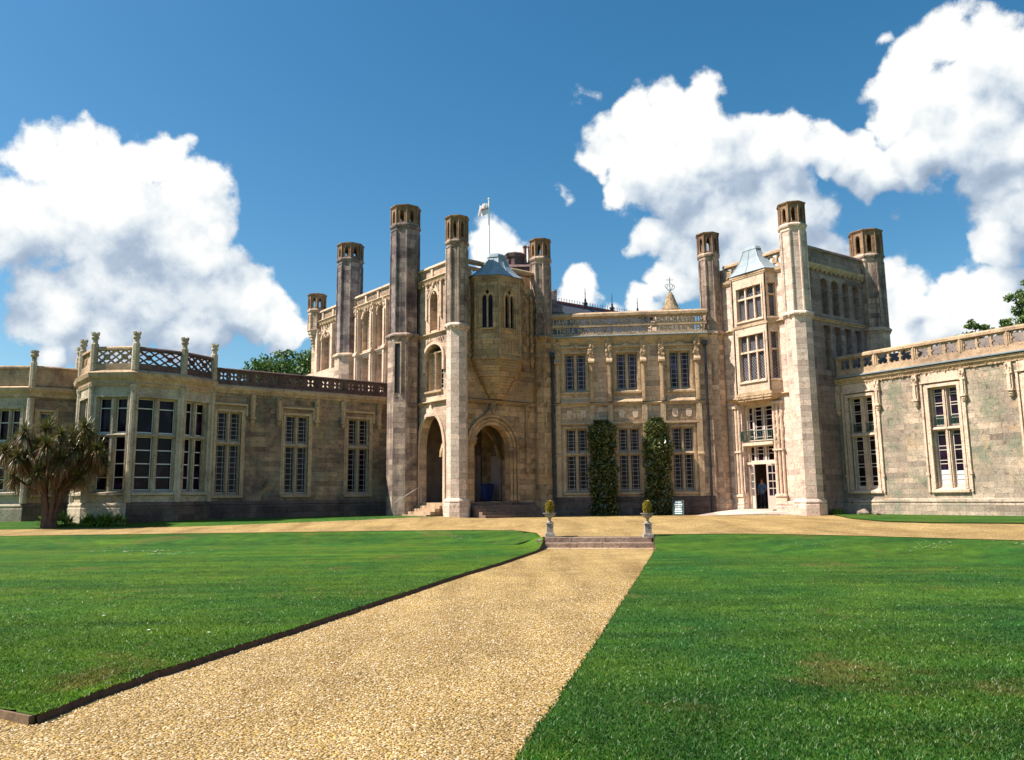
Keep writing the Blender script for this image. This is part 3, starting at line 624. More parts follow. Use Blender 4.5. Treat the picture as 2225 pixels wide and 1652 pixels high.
M['glassdark'] = plain('dark_void', (.012, .008, .012), .6, 0, .2, 5)
def wall(F, u0, u1, z0, z1, holes, mat, thick=.45, name='wall', label=None):
    mb = MB(); mb.panel(F, rect(u0, u1, z0, z1), [h if isinstance(h[0], (tuple, list)) else rect(*h) for h in holes], -thick, 0); return part(mb, name, mat, label)
def plinth(F, u0, u1, zb, zt, mat='plinth'):
    mb = MB(); mb.wedge(F, u0, u1, [(-.2, zb), (.16, zb), (.16, zt - .30), (.11, zt - .22), (.15, zt - .19), (.15, zt - .13), (.05, zt), (-.2, zt)]); return part(mb, 'plinth', mat)
def string(F, u0, u1, z, mat='dressed', w=.14, h=.11, name='string_course', kn=0, parent=None):
    mb = MB(); mb.wedge(F, u0, u1, [(-.05, z - h), (w * .45, z - h * .8), (w * .5, z - h * .3), (w, z), (w, z + h * .3), (-.05, z + h)])
    if kn: knobs(mb, F, u0, u1, z - h * 1.4, z - h * .7, w * .3, kn, .03, .06)
    return part(mb, name, mat, parent=parent)
def quatrefoil(u, z, r, rot=0.0):
    pts = []
    for q in range(4):
        a = rot + q * math.pi / 2; cx_, cz_ = u + r * .52 * math.cos(a), z + r * .52 * math.sin(a)
        for k in range(7):
            t = a - R(112) + R(224) * k / 6; pts.append((cx_ + r * .47 * math.cos(t), cz_ + r * .47 * math.sin(t)))
    return pts
def oval(u, z, a, b, rot=0.0, n=9):
    return [(u + a * math.cos(2 * math.pi * k / n) * math.cos(rot) - b * math.sin(2 * math.pi * k / n) * math.sin(rot), z + a * math.cos(2 * math.pi * k / n) * math.sin(rot) + b * math.sin(2 * math.pi * k / n) * math.cos(rot)) for k in range(n)]
def coping(mb, F, u0, u1, z, w=.12, h=.16, th=.3):
    mb.wedge(F, u0, u1, [(-th - w, z - h), (w, z - h), (w, z - h * .4), (w * .2, z), (-th - w * .2, z), (-th - w, z - h * .4)])
# ---------------- left wing: dark facade with three tall windows
LT = (4.70,)
lwin = [(-.12, 1.20), (3.70, 5.10), (7.58, 9.0)]
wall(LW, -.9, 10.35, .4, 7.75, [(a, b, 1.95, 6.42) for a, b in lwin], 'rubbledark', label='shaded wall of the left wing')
plinth(LW, -.6, 10.3, .3, 1.62)
for k, (a, b) in enumerate(lwin): window(LW, a, b, 1.95, 6.42, LT, hs=(HL, HU))
mb = MB(); mb.wedge(LW, -.4, 10.3, [(-.1, 7.42), (.06, 7.44), (.08, 7.54), (.16, 7.62), (.2, 7.78), (.08, 7.90), (-.1, 7.90)]); knobs(mb, LW, -.3, 10.3, 7.44, 7.62, .06, 110, .03, .06); part(mb, 'cornice', 'dressed')
for a, b in lwin:
    mb = MB(); mb.box(LW, a - .25, b + .25, 6.78, 6.88, -.02, .14); mb.box(LW, a - .3, a - .22, 6.2, 6.88, -.02, .12); mb.box(LW, b + .22, b + .3, 6.2, 6.88, -.02, .12); part(mb, 'hood_mould', 'dressed')
def pendant(F, u, zt, zb, mat, w=.12):
    mb = MB(); mb.box(F, u - w, u + w, zb + .32, zt, -.02, .13); mb.box(F, u - w * .5, u + w * .5, zb + .32, zt - .35, .13, .20); mb.wedge(F, u - w * 1.25, u + w * 1.25, [(-.02, zb + .32), (.24, zb + .32), (.24, zb + .22), (-.02, zb + .22)])
    mb.blob(F.pt(u, zb + .11, .08), w * 1.15, 7, .15); mb.blob(F.pt(u, zb, .05), w * .7, 6, .10); knobs(mb, F, u - w, u + w, zt - .42, zt - .02, .14, 7, .04, .075); mb.box(F, u - w * 1.3, u + w * 1.3, zt - .52, zt - .44, -.02, .19)
    return part(mb, 'pendant', mat)
for u in (1.78, 3.28, 5.55, 7.22, 9.62): pendant(LW, u, 7.42, 5.85, 'dressed')
def balustrade(F, u0, u1, zb, zt, pz0, pz1, posts, kind, mat, th=.2, pm=None, nq=3, label=None):
    mb = MB(); mb.box(F, u0, u1, zb, pz0, -th - .03, .05); mb.wedge(F, u0, u1, [(-.1, zb - .02), (.12, zb), (.12, zb + .06), (-.1, zb + .14)])
    coping(mb, F, u0, u1, zt, .09, zt - pz1, th)
    bal = part(mb, 'balustrade', mat, label)
    pl = MB()
    for (a, b) in zip(posts[:-1], posts[1:]):
        a2, b2 = a + .10, b - .10; holes = []
        n = max(1, round((b2 - a2) / ((pz1 - pz0) * 1.02))) if nq is None else nq
        w = (b2 - a2) / n; zc = (pz0 + pz1) / 2; h = (pz1 - pz0) / 2
        for q in range(n):
            uc = a2 + (q + .5) * w
            if kind == 'quatre':
                holes.append(quatrefoil(uc, zc, min(w, h * 2) * .535, R(45)))
                for sx in (-1, 1):
                    for sz in (-1, 1): holes.append(oval(uc + sx * w * .40, zc + sz * h * .0 + sz * h * .80, .035, .035, 0, 5)) if q == 0 or sx > 0 else None
            else:
                for q4 in range(4):
                    an = R(45 + 90 * q4); holes.append(oval(uc + w * .25 * math.cos(an), zc + h * .50 * math.sin(an), h * .30, h * .20, an, 8))
                holes.append(oval(uc - w * .5 + .0 if q else uc, zc, h * .10, h * .20, 0, 7)) if q else None
        pl.panel(F, rect(a2, b2, pz0, pz1), holes, -min(th, .13), 0)
        pl.build('pierced_panel', mat, bal); pl = MB()
    for a in posts:
        pb = MB(); pb.box(F, a - .10, a + .10, pz0, pz1, -th - .02, .045); pb.box(F, a - .03, a + .03, pz0, pz1, .045, .08); pb.build('pier', mat, bal)
    return bal
balustrade(LW, -.35, 10.3, 7.9, 8.80, 8.04, 8.68, [-.25, 1.65, 3.3, 5.62, 7.32, 9.5, 10.2], 'oval', 'baldark', nq=None, label='dark pierced parapet of the left wing')
mb = MB(); mb.slab([tuple(LW.xy(-.8, -.5)), tuple(LW.xy(10.6, -.5)), tuple(LW.xy(12.2, -7)), tuple(LW.xy(-.8, -7))], 7.3, 7.55); part(mb, 'flat_roof', 'lead')
mb = MB(); mb.box(LW, -.9, 11.5, .4, 7.4, -7.2, -6.8); part(mb, 'rear_wall', 'rubble')
# ---------------- bow bay at the end of the left wing
BP = [(-16.12, 42.15), (-17.0, 40.35), (-18.75, 38.75), (-20.85, 38.8), (-22.4, 40.6), (-23.75, 42.75)]
bwin = {0: (.95, 1.95), 1: (.38, 1.86), 2: (.30, 1.80), 3: (.3, 2.0), 4: (.4, 1.9)}
for k in range(5):
    p, q = np.array(BP[k + 1]), np.array(BP[k]); L = float(np.hypot(*(q - p))); F = Fr(p, math.degrees(math.atan2(*(q - p)[::-1])))
    a, b = ((.24, L - .30), (.24, L - .22), (.30, L - .24), (.3, L - .25), (.3, L - .25))[k]
    wall(F, 0, L, .4, 8.0, [(a, b, 2.1, 6.78)], 'bow', label='bow bay wall')
    window(F, a, b, 2.12, 6.78, (4.92,), mull=.24 if k else .2, v=[], hs=([.25, .5, .75], [.72]), mat='bow', rec=.34, sur=.10, proud=.07, bw=.045, barmat='white', rail=.07)
    plinth(F, -.03, L + .03, .3, 1.62, 'bow' if k > 1 else 'plinth')  # right-hand faces get the dark stone, painting in their shade
    mb = MB(); mb.wedge(F, -.1, L + .1, [(-.1, 7.30), (.04, 7.32), (.10, 7.46), (.05, 7.5), (.07, 7.62), (.20, 7.78), (.26, 7.98), (.08, 8.12), (-.1, 8.12)]); part(mb, 'cornice', 'dressed')
    mb = MB(); mb.box(F, -.02, L + .02, 8.12, 8.46, -.24, .06); coping(mb, F, -.05, L + .05, 9.32, .09, .17, .2); bal = part(mb, 'balustrade', 'baldark' if k < 2 else 'bal')  # darker balustrade stone on the same faces, shade put into its colour
    lt = MB(); zc0, zc1 = 8.46, 9.15; n = 2; w = (L - .3) / n
    if k in (3, 4): lt.box(F, .15, L - .15, zc0, zc1, -.14, -.04)
    for s in range(n):                            # interlaced lattice with a ring at each crossing
        for (x0, x1) in ((0, 1), (1, 0)):
            A, B_ = .15 + (s + x0) * w, .15 + (s + x1) * w; dx, dz = B_ - A, zc1 - zc0; ll = math.hypot(dx, dz); nx, nz = -dz / ll * .042, dx / ll * .042
            lt.panel(F, [(A + nx, zc0 + nz), (A - nx, zc0 - nz), (B_ - nx, zc1 - nz), (B_ + nx, zc1 + nz)], [], -.16, -.02 - .012 * x0)
        uc = .15 + (s + .5) * w; zc = (zc0 + zc1) / 2
        lt.panel(F, oval(uc, zc, .13, .14, 0, 10), [oval(uc, zc, .06, .07, 0, 8)], -.17, .004)
        dm = [(uc - w * .5, zc), (uc, zc0), (uc + w * .5, zc), (uc, zc1)]
        for (p_, q_) in zip(dm, dm[1:] + dm[:1]):
            dx, dz = q_[0] - p_[0], q_[1] - p_[1]; ll = math.hypot(dx, dz); nx, nz = -dz / ll * .032, dx / ll * .032
            lt.panel(F, [(p_[0] + nx, p_[1] + nz), (p_[0] - nx, p_[1] - nz), (q_[0] - nx, q_[1] - nz), (q_[0] + nx, q_[1] + nz)], [], -.13, -.045 - .004 * dm.index(p_))
    lt.build('pierced_panel', 'baldark' if k < 2 else 'bal', bal)
for k, (x, y) in enumerate(BP[:6]):               # moulded corner shafts and crowned pinnacles
    s = MB(); s.lathe(x, y, [(.17, 1.6), (.17, 2.1), (.13, 2.2), (.13, 7.2), (.17, 7.3), (.17, 7.4)], 8); part(s, 'corner_shaft', 'bow')
    z = 0
    s = MB(); s.lathe(x, y, [(.17, 8.1), (.17, 9.38), (0.168, 9.40), (0.168, 9.45), (0.126, 9.49), (0.118, 9.68), (0.168, 9.72), (0.176, 9.78), (0.151, 9.80), (0.143, 9.86), (0.176, 9.90), (0.176, 9.98), (0.109, 9.98), (0.101, 9.9)], 8)
    for j in range(4):
        a = R(38 + 45 + 90 * j); s.box(Fr((x + .15 * math.cos(a), y + .15 * math.sin(a)), math.degrees(a) + 90), -.06, .06, 9.95, 10.05, -.05, .05)
    part(s, 'pinnacle', 'bow')
mb = MB(); mb.slab(BP + [(-21.0, 46.5), (-15.0, 47.0)], 7.5, 8.1); part(mb, 'flat_roof', 'lead')
# ---------------- far left range
FW = Fr((-25.4, 41.4), 36); FX = Fr((-31.0, 41.25), 2)
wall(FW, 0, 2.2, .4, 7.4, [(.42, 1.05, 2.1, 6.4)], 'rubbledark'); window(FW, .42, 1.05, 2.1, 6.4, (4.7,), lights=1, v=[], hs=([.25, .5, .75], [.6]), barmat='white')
wall(FX, 0, 5.6, .4, 7.4, [(3.85, 5.1, 2.2, 6.55), (1.2, 2.4, 2.2, 6.55)], 'bow')
for a in (3.85, 1.2): window(FX, a, a + 1.25, 2.2, 6.55, (4.75,), v=[], hs=([.25, .5, .75], [.6]), barmat='white', mat='bow', bw=.05, sur=.16, proud=.10)
for F, L in ((FW, 2.2), (FX, 5.6)):
    plinth(F, -.05, L, .3, 1.62, 'bow' if F is FX else 'plinth')
    mb = MB(); mb.wedge(F, -.1, L + .1, [(-.1, 7.1), (.08, 7.2), (.10, 7.35), (.22, 7.5), (.25, 7.66), (-.1, 7.8)]); part(mb, 'cornice', 'dressed')
    mb = MB(); mb.box(F, -.05, L, 7.8, 8.72, -.2, 0); coping(mb, F, -.05, L, 8.86, .09, .16, .2); part(mb, 'parapet', 'bal')
s = MB(); s.lathe(-25.4, 41.35, [(.15, 7.7), (.15, 9.0), (.11, 9.05), (.12, 9.3), (.19, 9.36), (.19, 9.44), (.15, 9.5), (.19, 9.56), (.19, 9.64)], 8); s.lathe(-25.4, 41.35, [(.16, 1.6), (.16, 7.1)], 8); part(s, 'pinnacle', 'bow')
mb = MB(); mb.slab([(-31, 41.4), (-25.4, 41.6), (-23.6, 42.9), (-21, 46.5), (-27, 49), (-31, 49)], 7.3, 7.6); part(mb, 'flat_roof', 'lead')
# ---------------- great hall and porch
arL = arch(1.25, 3.72, .62, 4.45, 1.95, 9)
nic = arch(1.82, 2.62, 11.32, 13.05, .62, 7, 1.15); mwn = arch(1.30, 3.12, 7.62, 9.75, .72, 7)
bays = [(7.72, 8.72), (9.42, 10.66), (11.36, 12.56), (15.15, 16.6)]
hol = [arL, nic, mwn]
for a, b in bays[:3]: hol += [arch(a, b, 11.35, 13.45, .62, 6, 1.1), rect(a, b, 8.6, 10.85)]
a, b = bays[3]; hol += [arch(a, b, 10.0, 13.0, .5, 6, 1.1)]
wall(HALL, 0, 18.2, .4, 15.0, hol, 'ashlar', .5, label='sunlit side wall of the great hall')
mb = MB(); mb.box(HALL, 7.4, 18.1, 7.5, 14.6, -.62, -.5); part(mb, 'blind_wall', 'pale', label='plain stone behind the blind arches')
for a, b in bays[:3]:
    mb = MB(); c = (a + b) / 2; mb.box(HALL, c - .07, c + .07, 8.6, 10.85, -.5, -.2); mb.box(HALL, c - .07, c + .07, 11.35, 13.9, -.5, -.2); mb.box(HALL, a + .12, a + .2, 11.35, 13.5, -.5, -.3); mb.box(HALL, b - .2, b - .12, 11.35, 13.5, -.5, -.3)
    for z in np.arange(8.7, 13.8, .24): mb.blob(HALL.pt(c, z, -.17), .075, 5, .10)
    ring_arch(mb, HALL, a, b, 13.45, .62, .12, -.02, .06, 6)
    for q in (-1, 1): mb.panel(HALL, [(c + q * .62, 13.5), (c + q * .74, 13.5), (c + q * .05, 14.62), (c - q * .05, 14.55)], [], .0, .10)
    knobs(mb, HALL, a, b, 13.9, 14.5, .05, 18, .04, .08); part(mb, 'blind_tracery', 'pale')
for u in (7.42, 9.06, 11.02, 12.92): mb = MB(); mb.box(HALL, u - .17, u + .17, 7.8, 14.2, -.02, .28); mb.box(HALL, u - .09, u + .09, 7.8, 13.6, .28, .36); mb.wedge(HALL, u - .2, u + .2, [(-.02, 11.0), (.42, 11.0), (.42, 11.1), (.3, 11.28), (-.02, 11.28)]); knobs(mb, HALL, u - .16, u + .16, 13.7, 14.3, .28, 8, .05, .09); part(mb, 'buttress', 'pale')
a, b = bays[3]; mb = MB(); ring_arch(mb, HALL, a, b, 13.0, .5, .12, -.02, .06, 6); knobs(mb, HALL, a - .2, b + .2, 13.1, 13.8, .05, 22, .05, .09); part(mb, 'blind_tracery', 'pale')
for u in (14.7, 17.0): mb = MB(); mb.box(HALL, u - .15, u + .15, 9, 13.9, -.02, .25); part(mb, 'buttress', 'pale')
string(HALL, 6.0, 13.6, 11.1, 'pale', .16, .13); string(HALL, .4, 4.6, 11.1, 'dressed', .16, .13); string(HALL, .6, 4.6, 7.1, 'dressed', .2, .13)
mb = MB(); mb.wedge(HALL, .2, 18.2, [(-.1, 14.14), (.08, 14.16), (.14, 14.3), (.22, 14.42), (.1, 14.52), (-.1, 14.52)])
for u in np.arange(.6, 18, .38): mb.blob(HALL.pt(u, 14.12, .12), .10, 6)
part(mb, 'cornice', 'dressed')
mb = MB(); mb.box(HALL, .1, 18.2, 14.5, 15.05, -.3, 0)
for u in np.arange(.9, 18, 1.55): mb.box(HALL, u - .1, u + .1, 14.5, 15.05, 0, .07)
coping(mb, HALL, .1, 18.2, 15.24, .12, .17, .3); part(mb, 'parapet', 'pale', label='solid panelled parapet of the great hall')
mb = MB(); ring_arch(mb, HALL, 1.82, 2.62, 13.05, .62, .13, -.02, .07, 7, 11.3); knobs(mb, HALL, 1.6, 2.85, 13.5, 14.0, .05, 14, .04, .08)
for q in (-1, 1): mb.box(HALL, 2.22 + q * .72 - .07, 2.22 + q * .72 + .07, 12.0, 14.1, -.02, .12); mb.panel(HALL, [(2.22 + q * .5, 13.3), (2.22 + q * .62, 13.3), (2.22 + q * .05, 14.25), (2.22 - q * .05, 14.2)], [], 0, .1)
part(mb, 'niche_moulding', 'pale'); mb = MB()
ring_arch(mb, HALL, 1.30, 3.12, 9.75, .72, .16, -.02, .12, 8, 8.9); knobs(mb, HALL, 1.3, 3.1, 10.55, 10.85, .04, 14, .05, .08)
part(mb, 'arch_moulding', 'pale'); mb = MB()
ring_arch(mb, HALL, 1.25, 3.72, 4.45, 1.95, .20, -.02, .09, 9, .7); mb.panel(HALL, [(1.9, 6.3), (3.1, 6.3), (2.62, 6.75), (2.52, 7.2), (2.44, 7.2), (2.36, 6.75)], [], -.02, .1)
part(mb, 'arch_moulding', 'pale')
mb = MB(); mb.box(HALL, 1.7, 2.75, 11.3, 13.75, -.62, -.5); part(mb, 'niche_back', 'porch')
window(HALL, 1.42, 3.0, 7.8, 10.05, (), lights=2, v=[.5], hs=([.15, .3, .45, .6, .75, .88],), sur=0, rec=.45, sill=True, barmat='white', mat='dressed')
# front face of the porch with the oriel, turned to the right of the picture
arF = arch(1.10, 3.60, 1.42, 4.42, 1.32, 10)
wall(ORI, 0, 6.1, .4, 14.1, [arF], 'porch', .5, label='ochre front wall of the porch')
mb = MB()
for k, (w_, d_) in enumerate(((.16, .05), (.36, .11), (.58, .17))):
    ring_arch(mb, ORI, 1.10 - (w_ - .16), 3.60 + (w_ - .16), 4.42, 1.32 + (w_ - .16), .17, -.02, .06 + .06 * k, 11, 1.42)
for k in range(20):
    t = math.pi * (k + .5) / 20; mb.blob(ORI.pt(2.35 + 1.25 * math.cos(t), 4.42 + 1.32 * math.sin(t), -.04), .06, 5)
mb.panel(ORI, [(1.6, 6.15), (3.1, 6.15), (2.62, 6.55), (2.45, 7.0), (2.25, 7.0), (2.08, 6.55)], [], -.02, .16); mb.blob(ORI.pt(2.35, 6.55, .16), .17, 7, .24)
part(mb, 'arch_moulding', 'porch', label='moulded round arch of the porch')
for u in (.42, 4.85):
    mb = MB(); mb.box(ORI, u - .14, u + .14, 3.5, 6.9, -.02, .14); mb.box(ORI, u - .07, u + .07, 4.9, 6.2, .14, .2); mb.lathe(*ORI.xy(u, .10), [(.03, 2.9), (.14, 3.2), (.2, 3.5)], 8); knobs(mb, ORI, u - .16, u + .16, 6.25, 6.95, .12, 16, .05, .1); part(mb, 'canopied_niche', 'porch')
for (u, z) in ((.92, 4.75), (4.30, 4.75)): mb = MB(); mb.blob(ORI.pt(u, z, .12), .26, 8, .28); knobs(mb, ORI, u - .2, u + .2, z - .2, z + .2, .28, 12, .04, .08); part(mb, 'label_stop', 'porch')
mb = MB(); mb.wedge(ORI, 3.5, 4.25, [(-.02, 4.3), (.1, 4.35), (.1, 4.45), (-.02, 4.5)]); part(mb, 'impost', 'porch')
string(ORI, .5, 5.6, 7.07, 'porch', .16, .13, kn=70); plinth(ORI, -.2, 6.0, .3, 1.36)
mb = MB()
for k in range(5): mb.box(ORI, .72, 4.9, .4, .56 + .165 * (k + 1), .16 + (4 - k) * .3, .16 + (5 - k) * .3) if k < 4 else mb.box(ORI, 1.1, 3.6, .4, 1.40, -.5, .16)
part(mb, 'porch_steps', 'stepbrown')
# inside of the porch
PI_ = [tuple(ORI.xy(.5, -.52)), tuple(ORI.xy(5.2, -.52)), tuple(ORI.xy(5.2, -5.2)), tuple(ORI.xy(.5, -5.2))]
mb = MB(); mb.slab(PI_, 1.2, 1.385); part(mb, 'porch_floor', 'plinth')
mb = MB(); mb.slab(PI_, 6.5, 6.8); mb.box(ORI, .5, 5.3, 1.3, 6.6, -5.4, -5.2); mb.box(ORI, 5.2, 5.4, 1.3, 6.6, -5.2, -.5); part(mb, 'porch_inner_wall', 'interior')
mb = MB(); ring_arch(mb, ORI, .7, 4.6, 4.0, 1.9, .2, -2.7, -2.45, 9); part(mb, 'vault_rib', 'porch')
IR = Fr(tuple(ORI.xy(5.2, 0)), 126.9)               # inner wall to the right, seen through the arch
mb = MB(); mb.box(IR, 3.05, 4.10, 1.5, 4.2, -.06, -.01); part(mb, 'inner_panel', 'pinkplaster')
for a_ in (2.05, 4.15): mb = MB(); mb.box(IR, a_, a_ + .55, 1.385, 6.5, -.30, -.005); mb.box(IR, a_ - .08, a_ + .63, 4.3, 4.45, -.36, -.005); part(mb, 'inner_pier', 'porch')
mb = MB(); mb.panel(IR, arch(2.68, 3.0, 1.39, 3.3, .4, 6, 1.1), [], -.05, -.01); dr = part(mb, 'inner_door', 'glassdark')
mb = MB(); mb.box(IR, 2.72, 2.96, 2.5, 3.1, -.065, -.055); mb.build('door_notice', plain('bluish_notice', (.16, .22, .34), .6, 0, .6, 9), dr)
mb = MB(); mb.box(ORI, 4.55, 4.75, 1.5, 4.3, -5.2, -5.1); mb.box(ORI, 4.85, 5.1, 1.5, 4.3, -5.2, -5.12); part(mb, 'inner_shaft', 'pinkplaster')
# steps and rail inside the side arch
mb = MB()
for k in range(5): mb.box(HALL, 1.30, 3.68, .4, .60 + .16 * (k + 1), -.1 - .34 * k - 0.0, 1.15 - .30 * k)
part(mb, 'side_steps', 'dressed')
# oriel window
c0, c1, c2 = ORI.xy(.96, .41), ORI.xy(1.95, 1.40), ORI.xy(3.35, 1.40); c3 = ORI.xy(4.34, .41); w0, w1 = ORI.xy(.96, -.1), ORI.xy(4.34, -.1)
opoly = [tuple(p) for p in (w0, c0, c1, c2, c3, w1)]
faces = [Fr(c0, math.degrees(math.atan2(*(c1 - c0)[::-1]))), Fr(c1, 36.9), Fr(c2, math.degrees(math.atan2(*(c3 - c2)[::-1])))]
mb = MB(); om = []
for F in faces:
    hl = [arch(.40, .655, 11.12, 12.75, .28, 5, 1.2), arch(.745, 1.0, 11.12, 12.75, .28, 5, 1.2), oval(.70, 13.18, .10, .13, 0, 8)]
    mb.panel(F, rect(0, 1.4, 9.25, 14.1), hl, -.22, 0, back=False)
for (A, B_) in ((w0, c0), (c3, w1)):
    L = float(np.hypot(*(B_ - A))); F = Fr(A, math.degrees(math.atan2(*(B_ - A)[::-1]))); mb.panel(F, rect(0, L, 9.25, 14.1), [], -.2, 0, back=False)
ori = part(mb, 'oriel', 'porch', label='projecting oriel window over the porch arch')
def off_poly(poly, k, c=None):
    c = np.array(ORI.xy(2.65, 0)); return [tuple(c + (np.array(p) - c) * k) for p in poly]
for nm_, ll in (('eave_moulding', ((13.98, 1.07, .14), (13.78, 1.03, .201))), ('sill_moulding', ((10.38, 1.03, .10),)), ('band_moulding', ((9.62, 1.03, .06),))):
    mb = MB()
    for (z, k, h) in ll: mb.slab(off_poly(opoly, k), z, z + h)
    mb.build(nm_, 'porch', ori)
mb = MB()
nb = 15
for q in range(nb):                               # many fine mouldings taper into the wall
    z1 = 9.46 - 2.25 * q / nb; k = 1.03 - .80 * (q / nb) ** 1.15; mb.slab(off_poly(opoly, k + (.018 if q % 3 == 0 else 0)), z1 - 2.25 / nb, z1)
for (z, k, n) in ((8.62, .75, 14), (8.02, .50, 10), (9.36, 1.04, 18)):
    pp = off_poly(opoly, k)
    for j in range(1, 4):
        for q in range(n // 2):
            t = (q + .5) / (n // 2); p = np.array(pp[j]) * (1 - t) + np.array(pp[j + 1]) * t; mb.blob((p[0], p[1], z), .055, 5)
mb.build('corbel', 'porch', ori)
mb = MB()
for F in faces:
    for u in np.arange(.14, 1.4, .225): mb.box(F, u - .02, u + .02, 9.72, 10.36, -.02, .035)
    for u in (.14, .30, 1.10, 1.26): mb.box(F, u - .02, u + .02, 10.5, 13.6, -.02, .03)
    ring_arch(mb, F, .32, 1.08, 12.75, .66, .09, -.02, .06, 6, 11.1); mb.box(F, .30, 1.10, 11.0, 11.1, -.02, .09); knobs(mb, F, .4, 1.0, 13.45, 13.75, .02, 8, .03, .05); mb.box(F, .66, .74, 11.1, 13.0, -.1, .03)
    mb.rod(F.pt(0, 9.4, 0), F.pt(0, 14, 0), .06, 6)
mb.build('tracery', 'porch', ori)
mb = MB()
for F in faces: mb.poly([F.pt(.36, 11.1, -.16), F.pt(1.04, 11.1, -.16), F.pt(1.04, 13.4, -.16), F.pt(.36, 13.4, -.16)])
mb.build('glass', 'glass', ori)
mb = MB(); oc = np.array(ORI.xy(2.65, .25)); i0 = len(mb.v); prof = [(1.12, 14.12), (.98, 14.25), (.78, 14.5), (.58, 14.85), (.44, 15.2), (.36, 15.4), (.38, 15.46), (.34, 15.62), (.24, 15.72)]
full = [tuple(ORI.xy(*p)) for p in ((.96, -.15), (.96, .41), (1.45, .91), (1.95, 1.40), (2.65, 1.42), (3.35, 1.40), (3.85, .91), (4.34, .41), (4.34, -.15), (3.85, -.6), (2.65, -.9), (1.45, -.6))]
nf = len(full)
for (k, z) in prof:
    for p in full: q = oc + (np.array(p) - oc) * k; mb.v.append((q[0], q[1], z))
for s_ in range(len(prof) - 1):
    for j in range(nf): mb.f.append((i0 + s_ * nf + j, i0 + s_ * nf + (j + 1) % nf, i0 + (s_ + 1) * nf + (j + 1) % nf, i0 + (s_ + 1) * nf + j))
mb.f.append(tuple(i0 + (len(prof) - 1) * nf + j for j in range(nf)))
for j in range(nf):                               # rolled seams of the lead
    for s_ in range(5): mb.rod(mb.v[i0 + s_ * nf + j], mb.v[i0 + (s_ + 1) * nf + j], .022, 4)
part(mb, 'lead_roof', 'lead', label='bell shaped lead roof of the oriel')
# walls beside the oriel: carved shafts
mb = MB()
for u in (.72, 4.7, 5.25): mb.box(ORI, u - .1, u + .1, 9.0, 13.6, -.02, .12); knobs(mb, ORI, u - .13, u + .13, 9.2, 13.4, .10, 40, .04, .09)
knobs(mb, ORI, .4, 1.0, 10, 13.4, .0, 40, .04, .08); knobs(mb, ORI, 4.5, 5.6, 9.6, 13.9, .0, 60, .04, .09); part(mb, 'carved_shaft', 'porch')
mb = MB(); mb.panel(ORI, [(.4, 14.1), (5.7, 14.1), (5.7, 15.0), (.4, 15.0)], [quatrefoil(u, 14.6, .30, R(45)) for u in (.95, 1.6, 2.25, 2.9, 3.55, 4.2, 4.85)], -.75, -.55); coping(mb, ORI, .3, 5.7, 15.2, .1, .2, .2); mb.v = [(p[0] - ORI.N[0] * 0, p[1], p[2]) for p in mb.v]; part(mb, 'parapet', 'bal')
mb = MB(); mb.slab([tuple(ORI.xy(.2, -.5)), tuple(ORI.xy(6, -.5)), tuple(ORI.xy(6, -17)), tuple(ORI.xy(.3, -17))], 13.9, 14.05); part(mb, 'flat_roof', 'lead')
mb = MB(); mb.box(ORI, 6.0, 6.3, 6, 14.9, -17.5, -1.0); part(mb, 'far_wall', 'ashlar')
mb = MB(); mb.box(ORI, .2, 6.3, 6, 15.0, -17.9, -17.5); part(mb, 'rear_wall', 'ashlar')
# recess between the big turret and the porch stays in its shade: downpipe there
mb = MB(); mb.rod(HALL.pt(3.80, .7, .1), HALL.pt(3.80, 13.9, .1), .07, 8); part(mb, 'downpipe', 'pipe')
# turrets of the hall and the porch
turret(*ORI.xy(0, 0), .545, .4, 11.12, 15.95, 17.45, .55, rot=R(36.9), plinth=1.50, mats=('streaky', 'tower'), rlan=.58, label='corner turret of the porch, pale below and grey above')
turret(*HALL.xy(4.52, .60), .78, .4, 11.15, 17.95, 19.20, .90, rot=R(36.9), mats=('grey', 'streaky'), label='tallest grey turret of the great hall')
mb = MB(); tcx, tcy = HALL.xy(4.52, .60); Fz = Fr((tcx + .905 * math.cos(R(-98.1)), tcy + .905 * math.sin(R(-98.1))), -8.1); mb.box(Fz, -.30, .02, 7.75, 10.65, -.05, .012); part(mb, 'tall_slit', 'glassdark')
mb = MB(); mb.box(Fz, -.38, -.30, 7.65, 10.75, -.05, .06); mb.box(Fz, .02, .10, 7.65, 10.75, -.05, .06); mb.box(Fz, -.30, .02, 10.65, 10.75, -.05, .06); part(mb, 'slit_surround', 'ashlar')
turret(*HALL.xy(12.55, 0), .77, .4, 11.2, 17.9, 19.05, .86, rot=R(36.9), mats=('grey', 'ashlar'), label='grey turret second from the left along the hall')
turret(*HALL.xy(17.5, 0), .55, .4, 11.2, 15.3, 16.55, rot=R(36.9), hung=(12.3, 13.87), mats=('ashlar', 'ashlar'), label='small corbelled turret at the far left end of the hall')
turret(*ORI.xy(6.05, .05), .565, .4, 11.1, 16.0, 17.25, .60, rot=R(36.9), plinth=1.36, mats=('streaky', 'porch'), slits=((-83, 8.1, 9.3), (-83, 3.0, 4.15)), rlan=.57, label='turret between the porch and the middle range')
